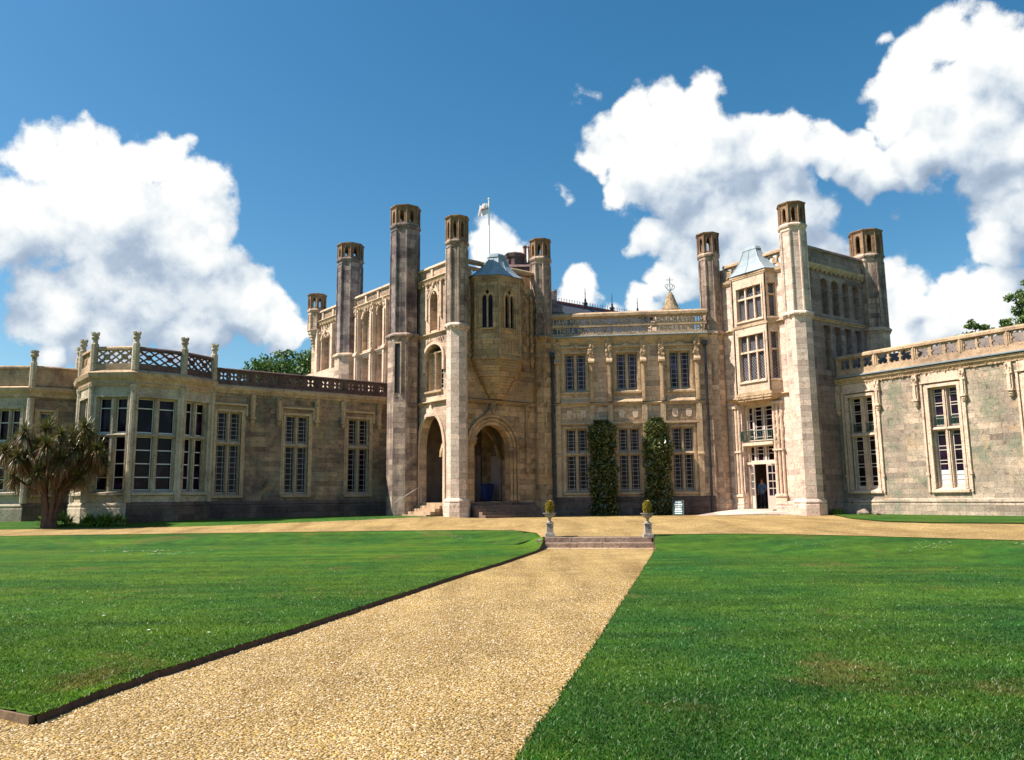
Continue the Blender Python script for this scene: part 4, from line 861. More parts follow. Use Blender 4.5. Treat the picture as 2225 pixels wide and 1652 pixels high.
# far low parapet beside the hall, chimneys behind
mb = MB(); mb.box(HALL, 13.2, 18.6, 8, 10.6, .3, .5); coping(mb, HALL, 13.2, 18.6, 10.8, .1, .2, -.1); part(mb, 'low_parapet', 'pale')
mb = MB(); mb.slab([(-1.2, 53.6), (1.5, 53.6), (2.2, 56), (-1.2, 56)], 13.9, 17.6); mb.wedge(Fr((-1.3, 53.55), 0), 0, 2.9, [(.1, 17.6), (-2.4, 17.6), (-1.2, 18.3)]); part(mb, 'chimney_wall', 'baldark')
mb = MB(); mb.lathe(.3, 54.8, [(.66, 17.6), (.66, 18.5), (.72, 18.55), (.78, 18.8), (.66, 18.9)], 8, R(20)); part(mb, 'chimney_stack', 'baldark')
for x in (1.02, 1.36, 1.62):
    mb = MB(); mb.lathe(x, 54.6, [(.13, 17.6), (.14, 18.3), (.11, 18.5), (.12, 19.3), (.16, 19.35), (.16, 19.45), (.1, 19.45)], 10); part(mb, 'chimney_pot', 'terracotta')
# ---------------- middle range
mup = [(.68, 1.99), (3.75, 5.03), (6.86, 8.10)]
wall(MID, -.3, 9.3, .4, 11.0, [(a, b, 7.84, 10.12) for a, b in mup] + [(a, b, 1.92, 5.62) for a, b in mup], 'ashlar', label='two storey wall of the middle range')
for a, b in mup:
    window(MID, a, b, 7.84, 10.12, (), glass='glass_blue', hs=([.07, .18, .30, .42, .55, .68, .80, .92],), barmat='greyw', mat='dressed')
    window(MID, a, b, 1.92, 5.62, (4.12,), hs=(HL, HU), mat='dressed')
plinth(MID, -.3, 9.2, .3, 1.62)
string(MID, -.2, 9.2, 7.07, 'dressed', .16, .12)
for a, b in mup:
    mb = MB(); mb.box(MID, a - .3, b + .3, 5.86, 5.98, -.02, .17); mb.box(MID, a - .35, a - .24, 5.5, 5.98, -.02, .12); mb.box(MID, b + .24, b + .35, 5.5, 5.98, -.02, .12)
    part(mb, 'hood_mould', 'dressed'); mb = MB()
    mb.box(MID, a - .25, b + .25, 6.12, 6.16, -.02, .05); mb.box(MID, a - .25, b + .25, 6.80, 6.84, -.02, .05)
    for q in (0, 1, 2): mb.box(MID, a - .25 + q * (b - a + .46) / 2, a - .21 + q * (b - a + .46) / 2, 6.16, 6.80, -.02, .05)
    part(mb, 'panel_frame', 'dressed'); mb = MB(); mb.box(MID, (a + b) / 2 - .05, (a + b) / 2 + .05, 7.18, 7.66, -.02, .07); mb.wedge(MID, a - .2, b + .2, [(-.02, 7.12), (.2, 7.12), (.2, 7.17), (-.02, 7.42)])
    part(mb, 'sill_apron', 'dressed'); mb = MB(); mb.panel(MID, [(a - .35, 10.42), (b + .35, 10.42), (b + .35, 10.5), ((a + b) / 2 + .35, 10.54), ((a + b) / 2, 10.70), ((a + b) / 2 - .35, 10.54), (a - .35, 10.5)], [], -.02, .16); knobs(mb, MID, (a + b) / 2 - .2, (a + b) / 2 + .2, 10.55, 10.75, .1, 6, .03, .06); part(mb, 'ogee_hood', 'dressed')
for a, b in mup:
    for q in (.27, .75):
        u = a - .2 + q * (b - a + .4); mb = MB(); mb.panel(MID, [(u - .15, 6.26), (u, 6.2), (u + .15, 6.26), (u + .17, 6.55), (u + .14, 6.72), (u - .14, 6.72), (u - .17, 6.55)], [], -.02, .09); part(mb, 'shield', 'pale')
for u in (.28, 2.30, 3.36, 5.35, 6.42, 8.48):
    mb = MB(); mb.box(MID, u - .15, u + .15, 1.62, 7.0, -.02, .16); mb.box(MID, u - .12, u + .12, 7.18, 10.0, -.02, .22); mb.box(MID, u - .05, u + .05, 7.3, 9.4, .22, .29); mb.wedge(MID, u - .18, u + .18, [(-.02, 9.5), (.36, 9.5), (.36, 9.6), (.2, 9.8), (-.02, 9.8)])
    mb.box(MID, u - .15, u + .15, 9.8, 10.98, -.02, .2); knobs(mb, MID, u - .16, u + .16, 9.9, 10.95, .18, 22, .05, .10); mb.wedge(MID, u - .17, u + .17, [(-.02, 3.95), (.24, 4.0), (.24, 4.1), (-.02, 4.25)])
    part(mb, 'pilaster', 'dressed')
mb = MB(); mb.wedge(MID, -.3, 9.15, [(-.1, 10.62), (.05, 10.64), (.10, 10.8), (.22, 10.94), (.24, 11.06), (-.1, 11.06)]); part(mb, 'cornice', 'dressed')
mb = MB(); mb.wedge(MID, -.3, 9.15, [(-.1, 11.062), (.34, 11.062), (.36, 11.12), (-.1, 11.24)]); part(mb, 'lead_ledge', 'lead')
mb = MB(); mb.box(MID, -.2, 9.15, 11.2, 11.34, -.2, .02); mb.box(MID, -.2, 9.15, 11.73, 11.90, -.2, .03); mb.box(MID, -.2, 9.15, 12.27, 12.36, -.2, .02); coping(mb, MID, -.2, 9.15, 12.62, .14, .26, .2)
mpar = part(mb, 'parapet', 'bal', label='parapet of the middle range pierced with two rows of letters')
for txt, z in (("SUAVE MARI MAGNO TURBANTIBUS AEQUORA VENTIS", 11.90), ("E TERRA MAGNUM ALTERIUS SPECTARE LABOREM", 11.34)):
    cu = bpy.data.curves.new('letters', 'FONT'); cu.body = txt; cu.size = .52; cu.extrude = .06; cu.resolution_u = 2; cu.offset = .012
    ob = bpy.data.objects.new('letters', cu); COL.objects.link(ob); bpy.context.view_layer.update()
    me = bpy.data.meshes.new_from_object(ob.evaluated_get(bpy.context.evaluated_depsgraph_get())); bpy.data.objects.remove(ob)
    co = np.array([v.co for v in me.vertices]); sx = 9.1 / (co[:, 0].max() - co[:, 0].min()); zr = co[:, 1]; hz = .40 / (zr.max() - 0)
    for v in me.vertices:
        x, y_, z_ = v.co; v.co = MID.pt(-.1 + (x - co[:, 0].min()) * sx, z + max(y_, -.02) * hz * .98 - .003, -.09 + z_)
    me.materials.clear(); me.materials.append(M['bal']); me.uv_layers.new(name='UVMap') if 'UVMap' not in me.uv_layers else None
    lo = bpy.data.objects.new('parapet_letters', me); COL.objects.link(lo); lo.parent = mpar
mb = MB(); mb.slab([tuple(MID.xy(-.2, -.6)), tuple(MID.xy(9.3, -.6)), tuple(MID.xy(9.3, -8)), tuple(MID.xy(-.2, -8))], 10.9, 11.1); part(mb, 'flat_roof', 'lead')
# slate roof behind with a crested ridge
def gable(p0, p1, w, ze, zr, name, mat):
    p0 = np.array(p0, float); p1 = np.array(p1, float); d = (p1 - p0) / np.hypot(*(p1 - p0)); n = np.array((d[1], -d[0])) * w; mb = MB()
    A = [(*(p0 + n), ze), (*(p1 + n), ze), (*p1, zr), (*p0, zr), (*(p1 - n), ze), (*(p0 - n), ze)]
    mb.v = A; mb.f = [(0, 1, 2, 3), (3, 2, 4, 5), (0, 3, 5), (1, 4, 2)]; return part(mb, name, mat)
gable((2.0, 57.0), (13.5, 65.2), 4.2, 11.4, 16.15, 'slate_roof', 'slate')
mb = MB(); rv = np.array((11.5, 8.2)) / math.hypot(11.5, 8.2); Fg = Fr((2.0, 57.0), math.degrees(math.atan2(8.2, 11.5)))
mb.box(Fg, 0, 14, 16.1, 16.24, -.08, .08); part(mb, 'ridge_tile', 'crest')
mb = MB(); mb.box(Fg, 1.6, 14, 16.26, 16.29, -.015, .015)
for u in np.arange(1.7, 14, .26): mb.box(Fg, u - .012, u + .012, 16.24, 16.52, -.012, .012); mb.blob(Fg.pt(u, 16.5, 0), .04, 5)
part(mb, 'ridge_cresting', 'pipe')
for u in (4.6, 7.4, 10.2):
    mb = MB(); x, y = Fg.xy(u); mb.lathe(x, y, [(.13, 15.9), (.14, 16.4), (.19, 16.45), (.08, 16.6), (.07, 16.8), (.03, 16.85), (.02, 17.4), (.01, 17.7)], 8); mb.blob((x, y, 17.25), .05, 6); part(mb, 'roof_finial', 'pipe')
mb = MB(); mb.slab([(2.4, 56.2), (3.75, 56.2), (3.6, 57.5), (2.4, 57.5)], 14, 15.6); mb.slab([(2.7, 56.2), (3.35, 56.2), (3.3, 57.2), (2.7, 57.2)], 15.6, 16.5); mb.blob((3.2, 56.5, 16.6), .18, 6); part(mb, 'gable_kneeler', 'grey')
mb = MB(); mb.lathe(12.0, 58.0, [(.86, 14.6), (.83, 15.4), (.70, 15.5), (.54, 15.75), (.38, 16.2), (.25, 16.6), (.12, 16.8), (.09, 16.86)], 16); cone = part(mb, 'conical_turret_roof', 'tile')
mb = MB(); mb.rod((12, 58, 16.8), (12, 58, 18.0), .028, 6)
for q in range(4):                                # scrolled weather vane
    a = R(20 + 90 * q); pr = None
    for k in range(9):
        t = k / 8; rr_ = .42 * math.sin(t * math.pi * .9); z = 16.95 + .62 * t - .25 * max(0, t - .6); p = (12 + rr_ * math.cos(a), 58 + rr_ * math.sin(a), z)
        if pr: mb.rod(pr, p, .022, 5)
        pr = p
mb.blob((12, 58, 17.62), .06, 6); mb.rod((11.72, 58, 17.8), (12.28, 58, 17.8), .02, 5); mb.build('weather_vane', 'vane', cone)
mb = MB(); mb.slab([(10.6, 56.6), (13.4, 56.6), (13.4, 60), (10.6, 60)], 11, 14.7); part(mb, 'stair_tower', 'ashlar')
# downpipes either side of the middle range
for (F, u, d, z1, nm) in ((MID, 8.97, .16, 10.4, 'dark downpipe at the right end of the middle range'), (MID, -.02, .32, 9.9, 'dark downpipe at the left end of the middle range')):
    mb = MB(); mb.rod(F.pt(u, .6, d), F.pt(u, z1, d), .075, 8); mb.box(F, u - .14, u + .14, z1, z1 + .28, d - .12, d + .12)
    for z in np.arange(1.5, z1, 1.8): mb.rod(F.pt(u, z, d), F.pt(u, z + .12, d), .10, 8)
    part(mb, 'downpipe', 'pipe', nm)
# ---------------- right tower
wall(TOW, -.3, 5.0, .4, 14.3, [(.98, 3.12, .86, 6.80)], 'tower', label='pale front wall of the right tower')
plinth(TOW, -.2, .95, .3, 1.30, 'tower'); plinth(TOW, 3.15, 4.9, .3, 1.30, 'tower')
string(TOW, -.2, 4.9, 11.2, 'dressed', .16, .13, kn=24); string(TOW, -.2, 4.9, 7.14, 'dressed', .15, .11)
bp = [TOW.xy(.95, -.05), TOW.xy(1.27, .60), TOW.xy(3.60, .60), TOW.xy(3.92, -.05)]
def bay(z0, z1, zw0, zt, zw1):
    mb = MB(); bars = MB(); gl = MB()
    for k in range(3):
        A, B_ = bp[k], bp[k + 1]; L = float(np.hypot(*(B_ - A))); F = Fr(A, math.degrees(math.atan2(*(B_ - A)[::-1])))
        a, b = (.32, L - .26) if k == 1 else (.12, L - .12); n = 3 if k == 1 else 1
        mb.panel(F, rect(0, L, z0, z1), [rect(a, b, zw0, zw1)], -.3, 0, back=False)
        mb.box(F, a - .09, a, zw0, zw1 + .09, -.02, .045); mb.box(F, b, b + .09, zw0, zw1 + .09, -.02, .045); mb.box(F, a, b, zw1, zw1 + .09, -.02, .045); mb.wedge(F, a - .1, b + .1, [(-.25, zw0 + .1), (.08, zw0 - .06), (.08, zw0 - .12), (-.25, zw0 - .12)])
        w = (b - a - .09 * (n - 1)) / n
        for q in range(1, n): c = a + q * w + (q - 1) * .09; bars.box(F, c, c + .09, zw0, zw1, -.25, -.06)
        bars.box(F, a, b, zt - .05, zt + .05, -.24, -.05); bars.box(F, a, a + .04, zw0, zw1, -.24, -.1); bars.box(F, b - .04, b, zw0, zw1, -.24, -.1)
        gl.poly([F.pt(a, zw0, -.2), F.pt(b, zw0, -.2), F.pt(b, zw1, -.2), F.pt(a, zw1, -.2)])
        mb.rod(F.pt(0, z0, 0), F.pt(0, z1, 0), .06, 6); mb.rod(F.pt(L, z0, 0), F.pt(L, z1, 0), .06, 6)
    o = part(mb, 'bay_window', 'pale', 'projecting leaded bay window of the right tower'); bars.build('mullion', 'pale', o); gl.build('glass', 'lattice', o); return o
bay(11.28, 14.2, 11.5, 12.78, 13.42); bay(7.35, 11.1, 8.0, 9.66, 10.62)
def bpoly(k): c = TOW.xy(2.43, -.05); return [tuple(c + (np.array(p) - c) * k) for p in bp]
for nm_, ll in (('bay_cornice', ((14.0, 1.05, .1), (14.1, 1.09, .12))), ('bay_string', ((11.1, 1.06, .12), (11.22, 1.02, .06))), ('bay_corbel', ((7.30, 1.02, .08), (7.16, 1.08, .14), (7.02, 1.04, .14), (6.9, .96, .12)))):
    mb = MB()
    for (z, k, h) in ll: mb.slab(bpoly(k), z, z + h)
    if nm_ == 'bay_corbel': knobs(mb, TOW, 1.2, 3.6, 7.02, 7.16, .6, 30, .03, .06)
    part(mb, nm_, 'dressed')
mb = MB(); cc = np.array(TOW.xy(2.43, .1)); i0 = 0; full = [TOW.xy(*p) for p in ((.85, -.1), (1.2, .66), (2.43, .70), (3.66, .66), (4.02, -.1), (3.3, -1.0), (2.43, -1.2), (1.5, -1.0))]; nf = len(full)
prof = [(1.06, 14.24), (.92, 14.40), (.70, 14.72), (.52, 15.1), (.40, 15.5), (.37, 15.62), (.40, 15.66), (.35, 15.80), (.27, 15.86)]
for (k, z) in prof:
    for p in full: q = cc + (np.array(p) - cc) * k; mb.v.append((q[0], q[1], z))
for s_ in range(len(prof) - 1):
    for j in range(nf): mb.f.append((s_ * nf + j, s_ * nf + (j + 1) % nf, (s_ + 1) * nf + (j + 1) % nf, (s_ + 1) * nf + j))
mb.f.append(tuple((len(prof) - 1) * nf + j for j in range(nf)))
for j in range(nf):
    for s_ in range(5): mb.rod(mb.v[s_ * nf + j], mb.v[(s_ + 1) * nf + j], .025, 4)
part(mb, 'lead_roof', 'lead', label='bell shaped lead roof of the tower bay')
mb = MB(); mb.wedge(TOW, .1, 4.9, [(-.1, 13.95), (.06, 13.98), (.14, 14.1), (.16, 14.24), (-.1, 14.3)]); part(mb, 'cornice', 'dressed')
mb = MB(); mb.box(TOW, .2, 4.9, 14.24, 14.34, -.22, 0)
for k in range(7):
    A, B_ = .25 + k * .66, .25 + (k + 1) * .66
    for (x0, x1) in ((A, B_), (B_, A)): dx, dz = x1 - x0, .74; l_ = math.hypot(dx, dz); nx, nz = -dz / l_ * .05, dx / l_ * .05; mb.panel(TOW, [(x0 + nx, 14.34 + nz), (x0 - nx, 14.34 - nz), (x1 - nx, 15.08 - nz), (x1 + nx, 15.08 + nz)], [], -.18, -.03 - (.012 if x0 > x1 else 0))
    mb.panel(TOW, oval((A + B_) / 2, 14.71, .17, .17, 0, 10), [oval((A + B_) / 2, 14.71, .09, .09, 0, 8)], -.19, -.02)
coping(mb, TOW, .2, 4.9, 15.30, .1, .2, .2); part(mb, 'parapet', 'bal', label='lattice parapet of the right tower')
# entrance of the tower
JR = Fr(tuple(TOW.xy(0, -.48)), -56.5)
mb = MB(); mb.box(TOW, .98, 3.12, 4.42, 4.66, -.52, .06); mb.box(TOW, .98, 3.12, 3.36, 3.50, -.5, -.2); mb.box(TOW, 1.0, 1.14, .86, 6.8, -.5, -.3); mb.box(TOW, 2.96, 3.1, .86, 6.8, -.5, -.3); mb.box(TOW, .98, 3.12, 6.66, 6.8, -.5, -.3)
dw = part(mb, 'entrance_bay', 'pale', 'tall entrance recess of the right tower with balcony and doors')
bars = MB(); gl = MB()
def lights(z0, z1, u0, u1, n, v, hz, d=-.44):
    w = (u1 - u0) / n
    for k in range(n):
        a, b = u0 + k * w, u0 + (k + 1) * w
        bars.box(TOW, a, a + .06, z0, z1, d - .03, d + .05); bars.box(TOW, b - .06, b, z0, z1, d - .03, d + .05); bars.box(TOW, a + .06, b - .06, z0, z0 + .08, d - .03, d + .045); bars.box(TOW, a + .06, b - .06, z1 - .06, z1, d - .03, d + .045)
        for f in v: x = a + (b - a) * f; bars.box(TOW, x - .018, x + .018, z0 + .08, z1 - .06, d - .02, d + .025)
        for f in hz: z = z0 + (z1 - z0) * f; bars.box(TOW, a + .06, b - .06, z - .02, z + .02, d - .021, d + .027)
    gl.poly([TOW.pt(u0, z0, d - .035), TOW.pt(u1, z0, d - .035), TOW.pt(u1, z1, d - .035), TOW.pt(u0, z1, d - .035)])
lights(4.66, 6.66, 1.14, 1.50, 1, [], [.15, .35, .6, .8]); lights(4.66, 6.66, 1.50, 2.96, 2, [.2, .8], [.12, .32, .42, .62, .72, .88])
lights(3.5, 4.42, 1.14, 1.50, 1, [], [.5]); lights(3.5, 4.42, 1.50, 2.96, 2, [.22, .78], [.5, .75])
bars.build('glazing_bars', 'cream', dw); gl.build('glass', 'glass', dw)
mb = MB(); mb.box(TOW, 1.55, 2.9, 3.56, 3.95, -.49, -.478); mb.build('blind', 'curtain', dw)
mb = MB()
for z in (4.70, 5.20): mb.box(TOW, .96, 3.14, z, z + .04, .10, .14)
for u in np.arange(1.0, 3.12, .125): mb.box(TOW, u - .012, u + .012, 4.72, 5.22, .11, .13)
for u in np.arange(1.06, 3.1, .25):
    for k in range(8): a = math.pi * k / 4; mb.rod(TOW.pt(u + .09 * math.cos(a), 4.96 + .16 * math.sin(a), .12), TOW.pt(u + .09 * math.cos(a + .8), 4.96 + .16 * math.sin(a + .8), .12), .014, 4)
for u in (.98, 3.12): mb.box(TOW, u - .015, u + .015, 4.70, 5.24, -.1, .14)
part(mb, 'balcony_rail', 'iron', 'dark green iron balcony rail over the tower door')
def leaf(u, ang, w=.62):
    F = Fr(tuple(TOW.xy(u, -.42)), -56.5 + ang); mb = MB(); gl = MB(); z0, z1 = .88, 3.36
    mb.box(F, 0, .09, z0, z1, -.025, .025); mb.box(F, w - .09, w, z0, z1, -.025, .025); mb.box(F, .09, w - .09, z0, z0 + .72, -.025, .02); mb.box(F, .09, w - .09, z1 - .1, z1, -.025, .025)
    for z in (2.0, 2.4, 2.85): mb.box(F, .09, w - .09, z - .025, z + .025, -.02, .02)
    mb.box(F, w * .5 - .012, w * .5 + .012, z0 + .72, z1 - .1, -.018, .018)
    o = part(mb, 'door', 'cream', 'open white glazed door leaf'); gl.poly([F.pt(.09, z0 + .7, 0), F.pt(w - .09, z0 + .7, 0), F.pt(w - .09, z1 - .1, 0), F.pt(.09, z1 - .1, 0)]); gl.build('glass', 'glass', o)
leaf(1.12, -35, .66); leaf(2.98, 180 + 30, .62)
mb = MB(); mb.box(TOW, .7, 3.4, .4, .87, -4, -.52); mb.box(TOW, .7, 3.4, .87, 3.6, -4.1, -4.0); mb.box(TOW, .6, .7, .87, 3.6, -4, -.52); mb.box(TOW, 3.4, 3.5, .87, 3.6, -4, -.52); mb.box(TOW, .7, 3.4, 3.6, 3.7, -4, -.52); part(mb, 'entrance_hall', 'interior')
mb = MB()
for (u0, u1) in ((.30, .92), (3.18, 3.86)):
    mb.box(TOW, u0, u1, .9, 1.7, -.02, .12); mb.box(TOW, u0 - .03, u1 + .03, 1.55, 1.66, -.02, .18)
    for q in np.linspace(u0 + .1, u1 - .1, 3): mb.rod(TOW.pt(q, 1.66, .06), TOW.pt(q, 6.6, .06), .075, 7)
    mb.box(TOW, u0 - .02, u1 + .02, 4.05, 4.15, -.02, .18); mb.box(TOW, u0 - .04, u1 + .04, 6.6, 6.75, -.02, .2)
knobs(mb, TOW, 3.3, 3.86, 4.2, 6.8, .05, 130, .03, .06); knobs(mb, TOW, .3, .55, 4.2, 6.8, .05, 40, .03, .06)
part(mb, 'door_jamb', 'pale', 'clustered shafts and carved panel beside the tower door')
mb = MB(); mb.wedge(TOW, .6, 3.6, [(-.02, 6.86), (.14, 6.86), (.5, 7.02), (-.02, 7.1)]); part(mb, 'canopy', 'dressed')
# tower side and back
TB = Fr(tuple(TSD.xy(0, .35)), 33.5)
hol = []
for k in range(4): u = 1.45 + k * .98; hol += [arch(u, u + .62, 11.55, 13.25, .35, 5), rect(u, u + .62, 8.4, 10.9)]
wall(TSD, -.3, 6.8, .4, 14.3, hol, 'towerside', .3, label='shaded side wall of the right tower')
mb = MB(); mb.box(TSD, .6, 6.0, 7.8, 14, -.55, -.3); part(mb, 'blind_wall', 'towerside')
string(TSD, .2, 6.4, 11.2, 'dressed', .16, .13)
mb = MB(); mb.wedge(TSD, .2, 6.4, [(-.1, 13.98), (.06, 14.0), (.16, 14.16), (.18, 14.3), (-.1, 14.36)])
for u in np.arange(.7, 6.2, .42): mb.blob(TSD.pt(u, 13.98, .08), .10, 6)
part(mb, 'cornice', 'dressed')
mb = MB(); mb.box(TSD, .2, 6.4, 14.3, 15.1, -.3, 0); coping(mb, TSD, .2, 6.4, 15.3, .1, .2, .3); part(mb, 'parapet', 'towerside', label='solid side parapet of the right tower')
tr = [TOW.xy(0, -.4), TOW.xy(5, -.4), TSD.xy(6.4, -.4), TSD.xy(6.4, -5.4)]
mb = MB(); mb.slab([tuple(p) for p in tr], 13.9, 14.1); part(mb, 'flat_roof', 'lead')
mb = MB(); F2 = Fr(tuple(TOW.xy(0, 0)), 33.5); mb.box(F2, .3, 6.8, 6, 15.2, -.4, 0); F3 = Fr(tuple(TSD.xy(6.6, 0)), -56.5); mb.box(F3, -5.6, 0, 6, 15.2, -.4, 0); part(mb, 'rear_wall', 'tower')
turret(12.05, 46.55, .555, .4, 11.2, 16.02, 17.40, .60, rot=R(33.5), plinth=1.30, mats=('streaky', 'ashlar'), slits=((-116, 8.25, 9.45), (-116, 2.95, 4.2)), rlan=.60, label='left turret of the right tower')
turret(15.55, 41.9, .63, .4, 11.25, 16.18, 17.5, .66, rot=R(33.5), plinth=1.28, mats=('tower', 'tower'), rlan=.64, label='right front turret of the right tower')
turret(*TSD.xy(6.3, -.1), .80, .4, 11.0, 15.45, 17.05, .84, rot=R(33.5), mats=('streaky', 'ashlar'), label='rear turret of the right tower')
# ---------------- right wing
rwin = [(.50, 1.95), (4.97, 6.40), (9.46, 10.90), (13.9, 15.3)]
wall(RW, -.15, 17, .3, 7.75, [(a, b, 1.84, 6.80) for a, b in rwin], 'rubble', label='sunlit weathered wall of the right wing')
RC = Fr(tuple(RW.xy(0, -.55)), -58)
wall(RC, -2.6, -.14, .3, 7.75, [], 'rubble', .3); mb = MB(); mb.box(RW, -.15, -.1, .3, 7.75, -.9, -.45); part(mb, 'wall_return', 'rubble')
HR = ([.06, .15, .24, .42, .48, .66, .73, .92], [.05, .22, .30, .55, .62, .82, .88])
for a, b in rwin:
    window(RW, a, b, 1.84, 6.80, (4.76,), v=[.14, .86], hs=HR, mat='pale', barmat='cream', mull=.20, sur=.14, proud=.08, bw=.036, rail=.14)
    mb = MB(); mb.box(RW, a - .30, b + .30, 7.10, 7.52, -.02, .05); mb.box(RW, a - .36, b + .36, 7.03, 7.10, -.02, .13); mb.box(RW, a - .36, a - .27, 1.7, 7.1, -.02, .10); mb.box(RW, b + .27, b + .36, 1.7, 7.1, -.02, .10); mb.box(RW, a - .40, a - .24, 2.5, 2.66, -.02, .13); mb.box(RW, b + .24, b + .40, 2.5, 2.66, -.02, .13); part(mb, 'hood_mould', 'pale')
for k, (a, b) in enumerate(rwin[:2]):             # low iron guards and a blind inside the lower lights
    mb = MB()
    for z in (4.95, 5.32): mb.box(RW, a + .06, b - .06, z, z + .03, -.19, -.17)
    for u in np.arange(a + .09, b - .06, .07): mb.box(RW, u, u + .022, 4.9, 5.33, -.19, -.17)
    part(mb, 'window_guard', 'iron')
a, b = rwin[1]; mb = MB(); mb.box(RW, a + .06, a + .62, 2.0, 2.75, -.285, -.283); mb.box(RW, b - .62, b - .06, 2.0, 2.7, -.285, -.283); part(mb, 'blind', 'curtain')
plinth(RW, -.2, 17, .2, 1.40, 'rubble'); plinth(RC, -2.6, -.2, .2, 1.36, 'rubble')
mb = MB(); mb.wedge(RW, -.3, 17, [(-.1, 7.52), (.07, 7.54), (.09, 7.64), (.18, 7.74), (.22, 7.86), (-.1, 7.9)]); knobs(mb, RW, -.2, 17, 7.50, 7.66, .06, 160, .03, .06); part(mb, 'cornice', 'dressed')
mb = MB(); mb.wedge(RW, -.3, 17, [(-.1, 7.902), (.28, 7.902), (.29, 7.95), (-.1, 8.06)]); part(mb, 'lead_ledge', 'lead')
for u in (-.08, 2.28, 4.36, 6.72, 8.84, 11.3): pendant(RW, u, 7.52, 5.98, 'pale')
balustrade(RW, -.1, 17, 8.0, 9.16, 8.32, 8.96, [0, 2.24, 4.40, 6.74, 8.88, 11.1, 13.3, 15.5, 17], 'quatre', 'bal', nq=3, label='pierced quatrefoil parapet of the right wing')
balustrade(RC, -2.4, -.1, 8.0, 9.16, 8.32, 8.96, [-2.3, -.15], 'quatre', 'bal', nq=3)
mb = MB(); mb.slab([tuple(RW.xy(-2.5, -.6)), tuple(RW.xy(17, -.6)), tuple(RW.xy(17, -8)), tuple(RW.xy(-2.5, -8))], 7.4, 7.7); part(mb, 'flat_roof', 'lead')
mb = MB(); mb.wedge(RW, -2.2, 17, [(-1.1, 7.7), (-3.9, 9.55), (-6.7, 7.7)]); part(mb, 'low_roof', 'roof_brown')
mb = MB(); mb.box(RW, -2.4, 17, .4, 7.6, -8.2, -7.8); part(mb, 'rear_wall', 'rubble')
# ------------------------------------------------------------------ foliage helpers
def leaf_quads(centers, size, asp=.5, up=.3, jit=.35):
    n = len(centers); nrm = rng.normal(size=(n, 3)); nrm[:, 2] += up; nrm /= np.linalg.norm(nrm, axis=1)[:, None]
    a = rng.normal(size=(n, 3)); t = np.cross(nrm, a); t /= np.linalg.norm(t, axis=1)[:, None] + 1e-9; b = np.cross(nrm, t)
    s = size * (1 + jit * rng.normal(size=n)).clip(.4, 1.9)[:, None]
    c = np.asarray(centers); fold = nrm * s * .18
    V = np.stack([c - t * s, c - b * s * asp + fold, c + t * s, c + b * s * asp + fold], 1).reshape(-1, 3)
    return V, np.arange(4 * n).reshape(n, 4)
def blob_points(blobs, n, shell=.55):
    """points in the outer part of a heap of ellipsoids (x,y,z,rx,ry,rz)"""
    B = np.array(blobs, float); w = (B[:, 3] * B[:, 4] * B[:, 5]) ** .67; k = rng.choice(len(B), n, p=w / w.sum())
    d = rng.normal(size=(n, 3)); d /= np.linalg.norm(d, axis=1)[:, None]; r = shell + (1 - shell) * rng.random(n) ** .6
    return B[k, :3] + d * B[k, 3:] * r[:, None] * (1 + .12 * rng.normal(size=(n, 1)))
def tree(name, base, blobs, n, size, mat, label, trunk_r=.45, group=None):
    root = empty(name, base, label, 'tree', group); b = Vector(base); mb = MB()
    loc = [(x - base[0], y - base[1], z - base[2], rx, ry, rz) for (x, y, z, rx, ry, rz) in blobs]
    top = min(l[2] for l in loc); cx = sum(l[0] for l in loc) / len(loc)
    mb.rod((0, 0, -.3), (cx * .3, 0, top * .6), trunk_r, 10, trunk_r * .7)
    for l in loc: mb.rod((cx * .3, 0, top * .55), (l[0], l[1], l[2]), trunk_r * .38, 6, trunk_r * .1)
    mb.build('trunk', 'bark', root)
    sub = []
    for (x, y, z, rx, ry, rz) in loc:              # clumps of leaves at the ends of twigs leave gaps between them
        for _ in range(max(5, int(10 * rx * rz / 2))):
            d = rng.normal(size=3); d /= np.linalg.norm(d); q = .62 + .42 * rng.random(); s = .24 * (rx + rz) * rng.uniform(.5, 1.1)
            sub.append((x + d[0] * rx * q, y + d[1] * ry * q, z + d[2] * rz * q, s, s, s * .65))
    P = blob_points(sub, n, .15); V, Fq = leaf_quads(P, size); npmesh('crown', V, Fq, mat, root); return root
# trees beyond the castle
tl = 'trees beyond the roofs'
tree('broadleaf_tree', (-22.5, 77, .5), [(-22.2, 77, 12.4, 3.6, 3, 3.4), (-20.0, 77, 14.2, 2.5, 2.5, 2.6), (-24.6, 77, 12.6, 2.4, 2.2, 2.0), (-19.0, 76, 12.0, 2.2, 2.2, 3), (-22.3, 78, 15.0, 1.4, 1.4, 1.3)], 15000, .17, 'leaf_tree', 'bright green leafy tree rising behind the left wing beside the great hall', group=tl)
tree('broadleaf_tree', (-30, 75, .5), [(-31, 75, 10.0, 3.4, 3, 2.4), (-27.0, 75, 10.4, 2.6, 2.4, 2.0), (-35, 76, 9.0, 3, 3, 2.2)], 11000, .17, 'leaf_tree', 'low leafy tree seen through the lattice of the bow bay parapet', group=tl)
tree('broadleaf_tree', (47.5, 70, .5), [(46.5, 70, 18.6, 1.0, 2, 1.8), (47.3, 70, 20.3, 1.2, 2, 1.2), (48.9, 70, 18.5, 2.0, 2.4, 3.0), (46.0, 70, 16.6, 1.4, 2, 1.4)], 12500, .13, 'leaf_far', 'tallest tree at the right edge behind the right wing', group=tl)
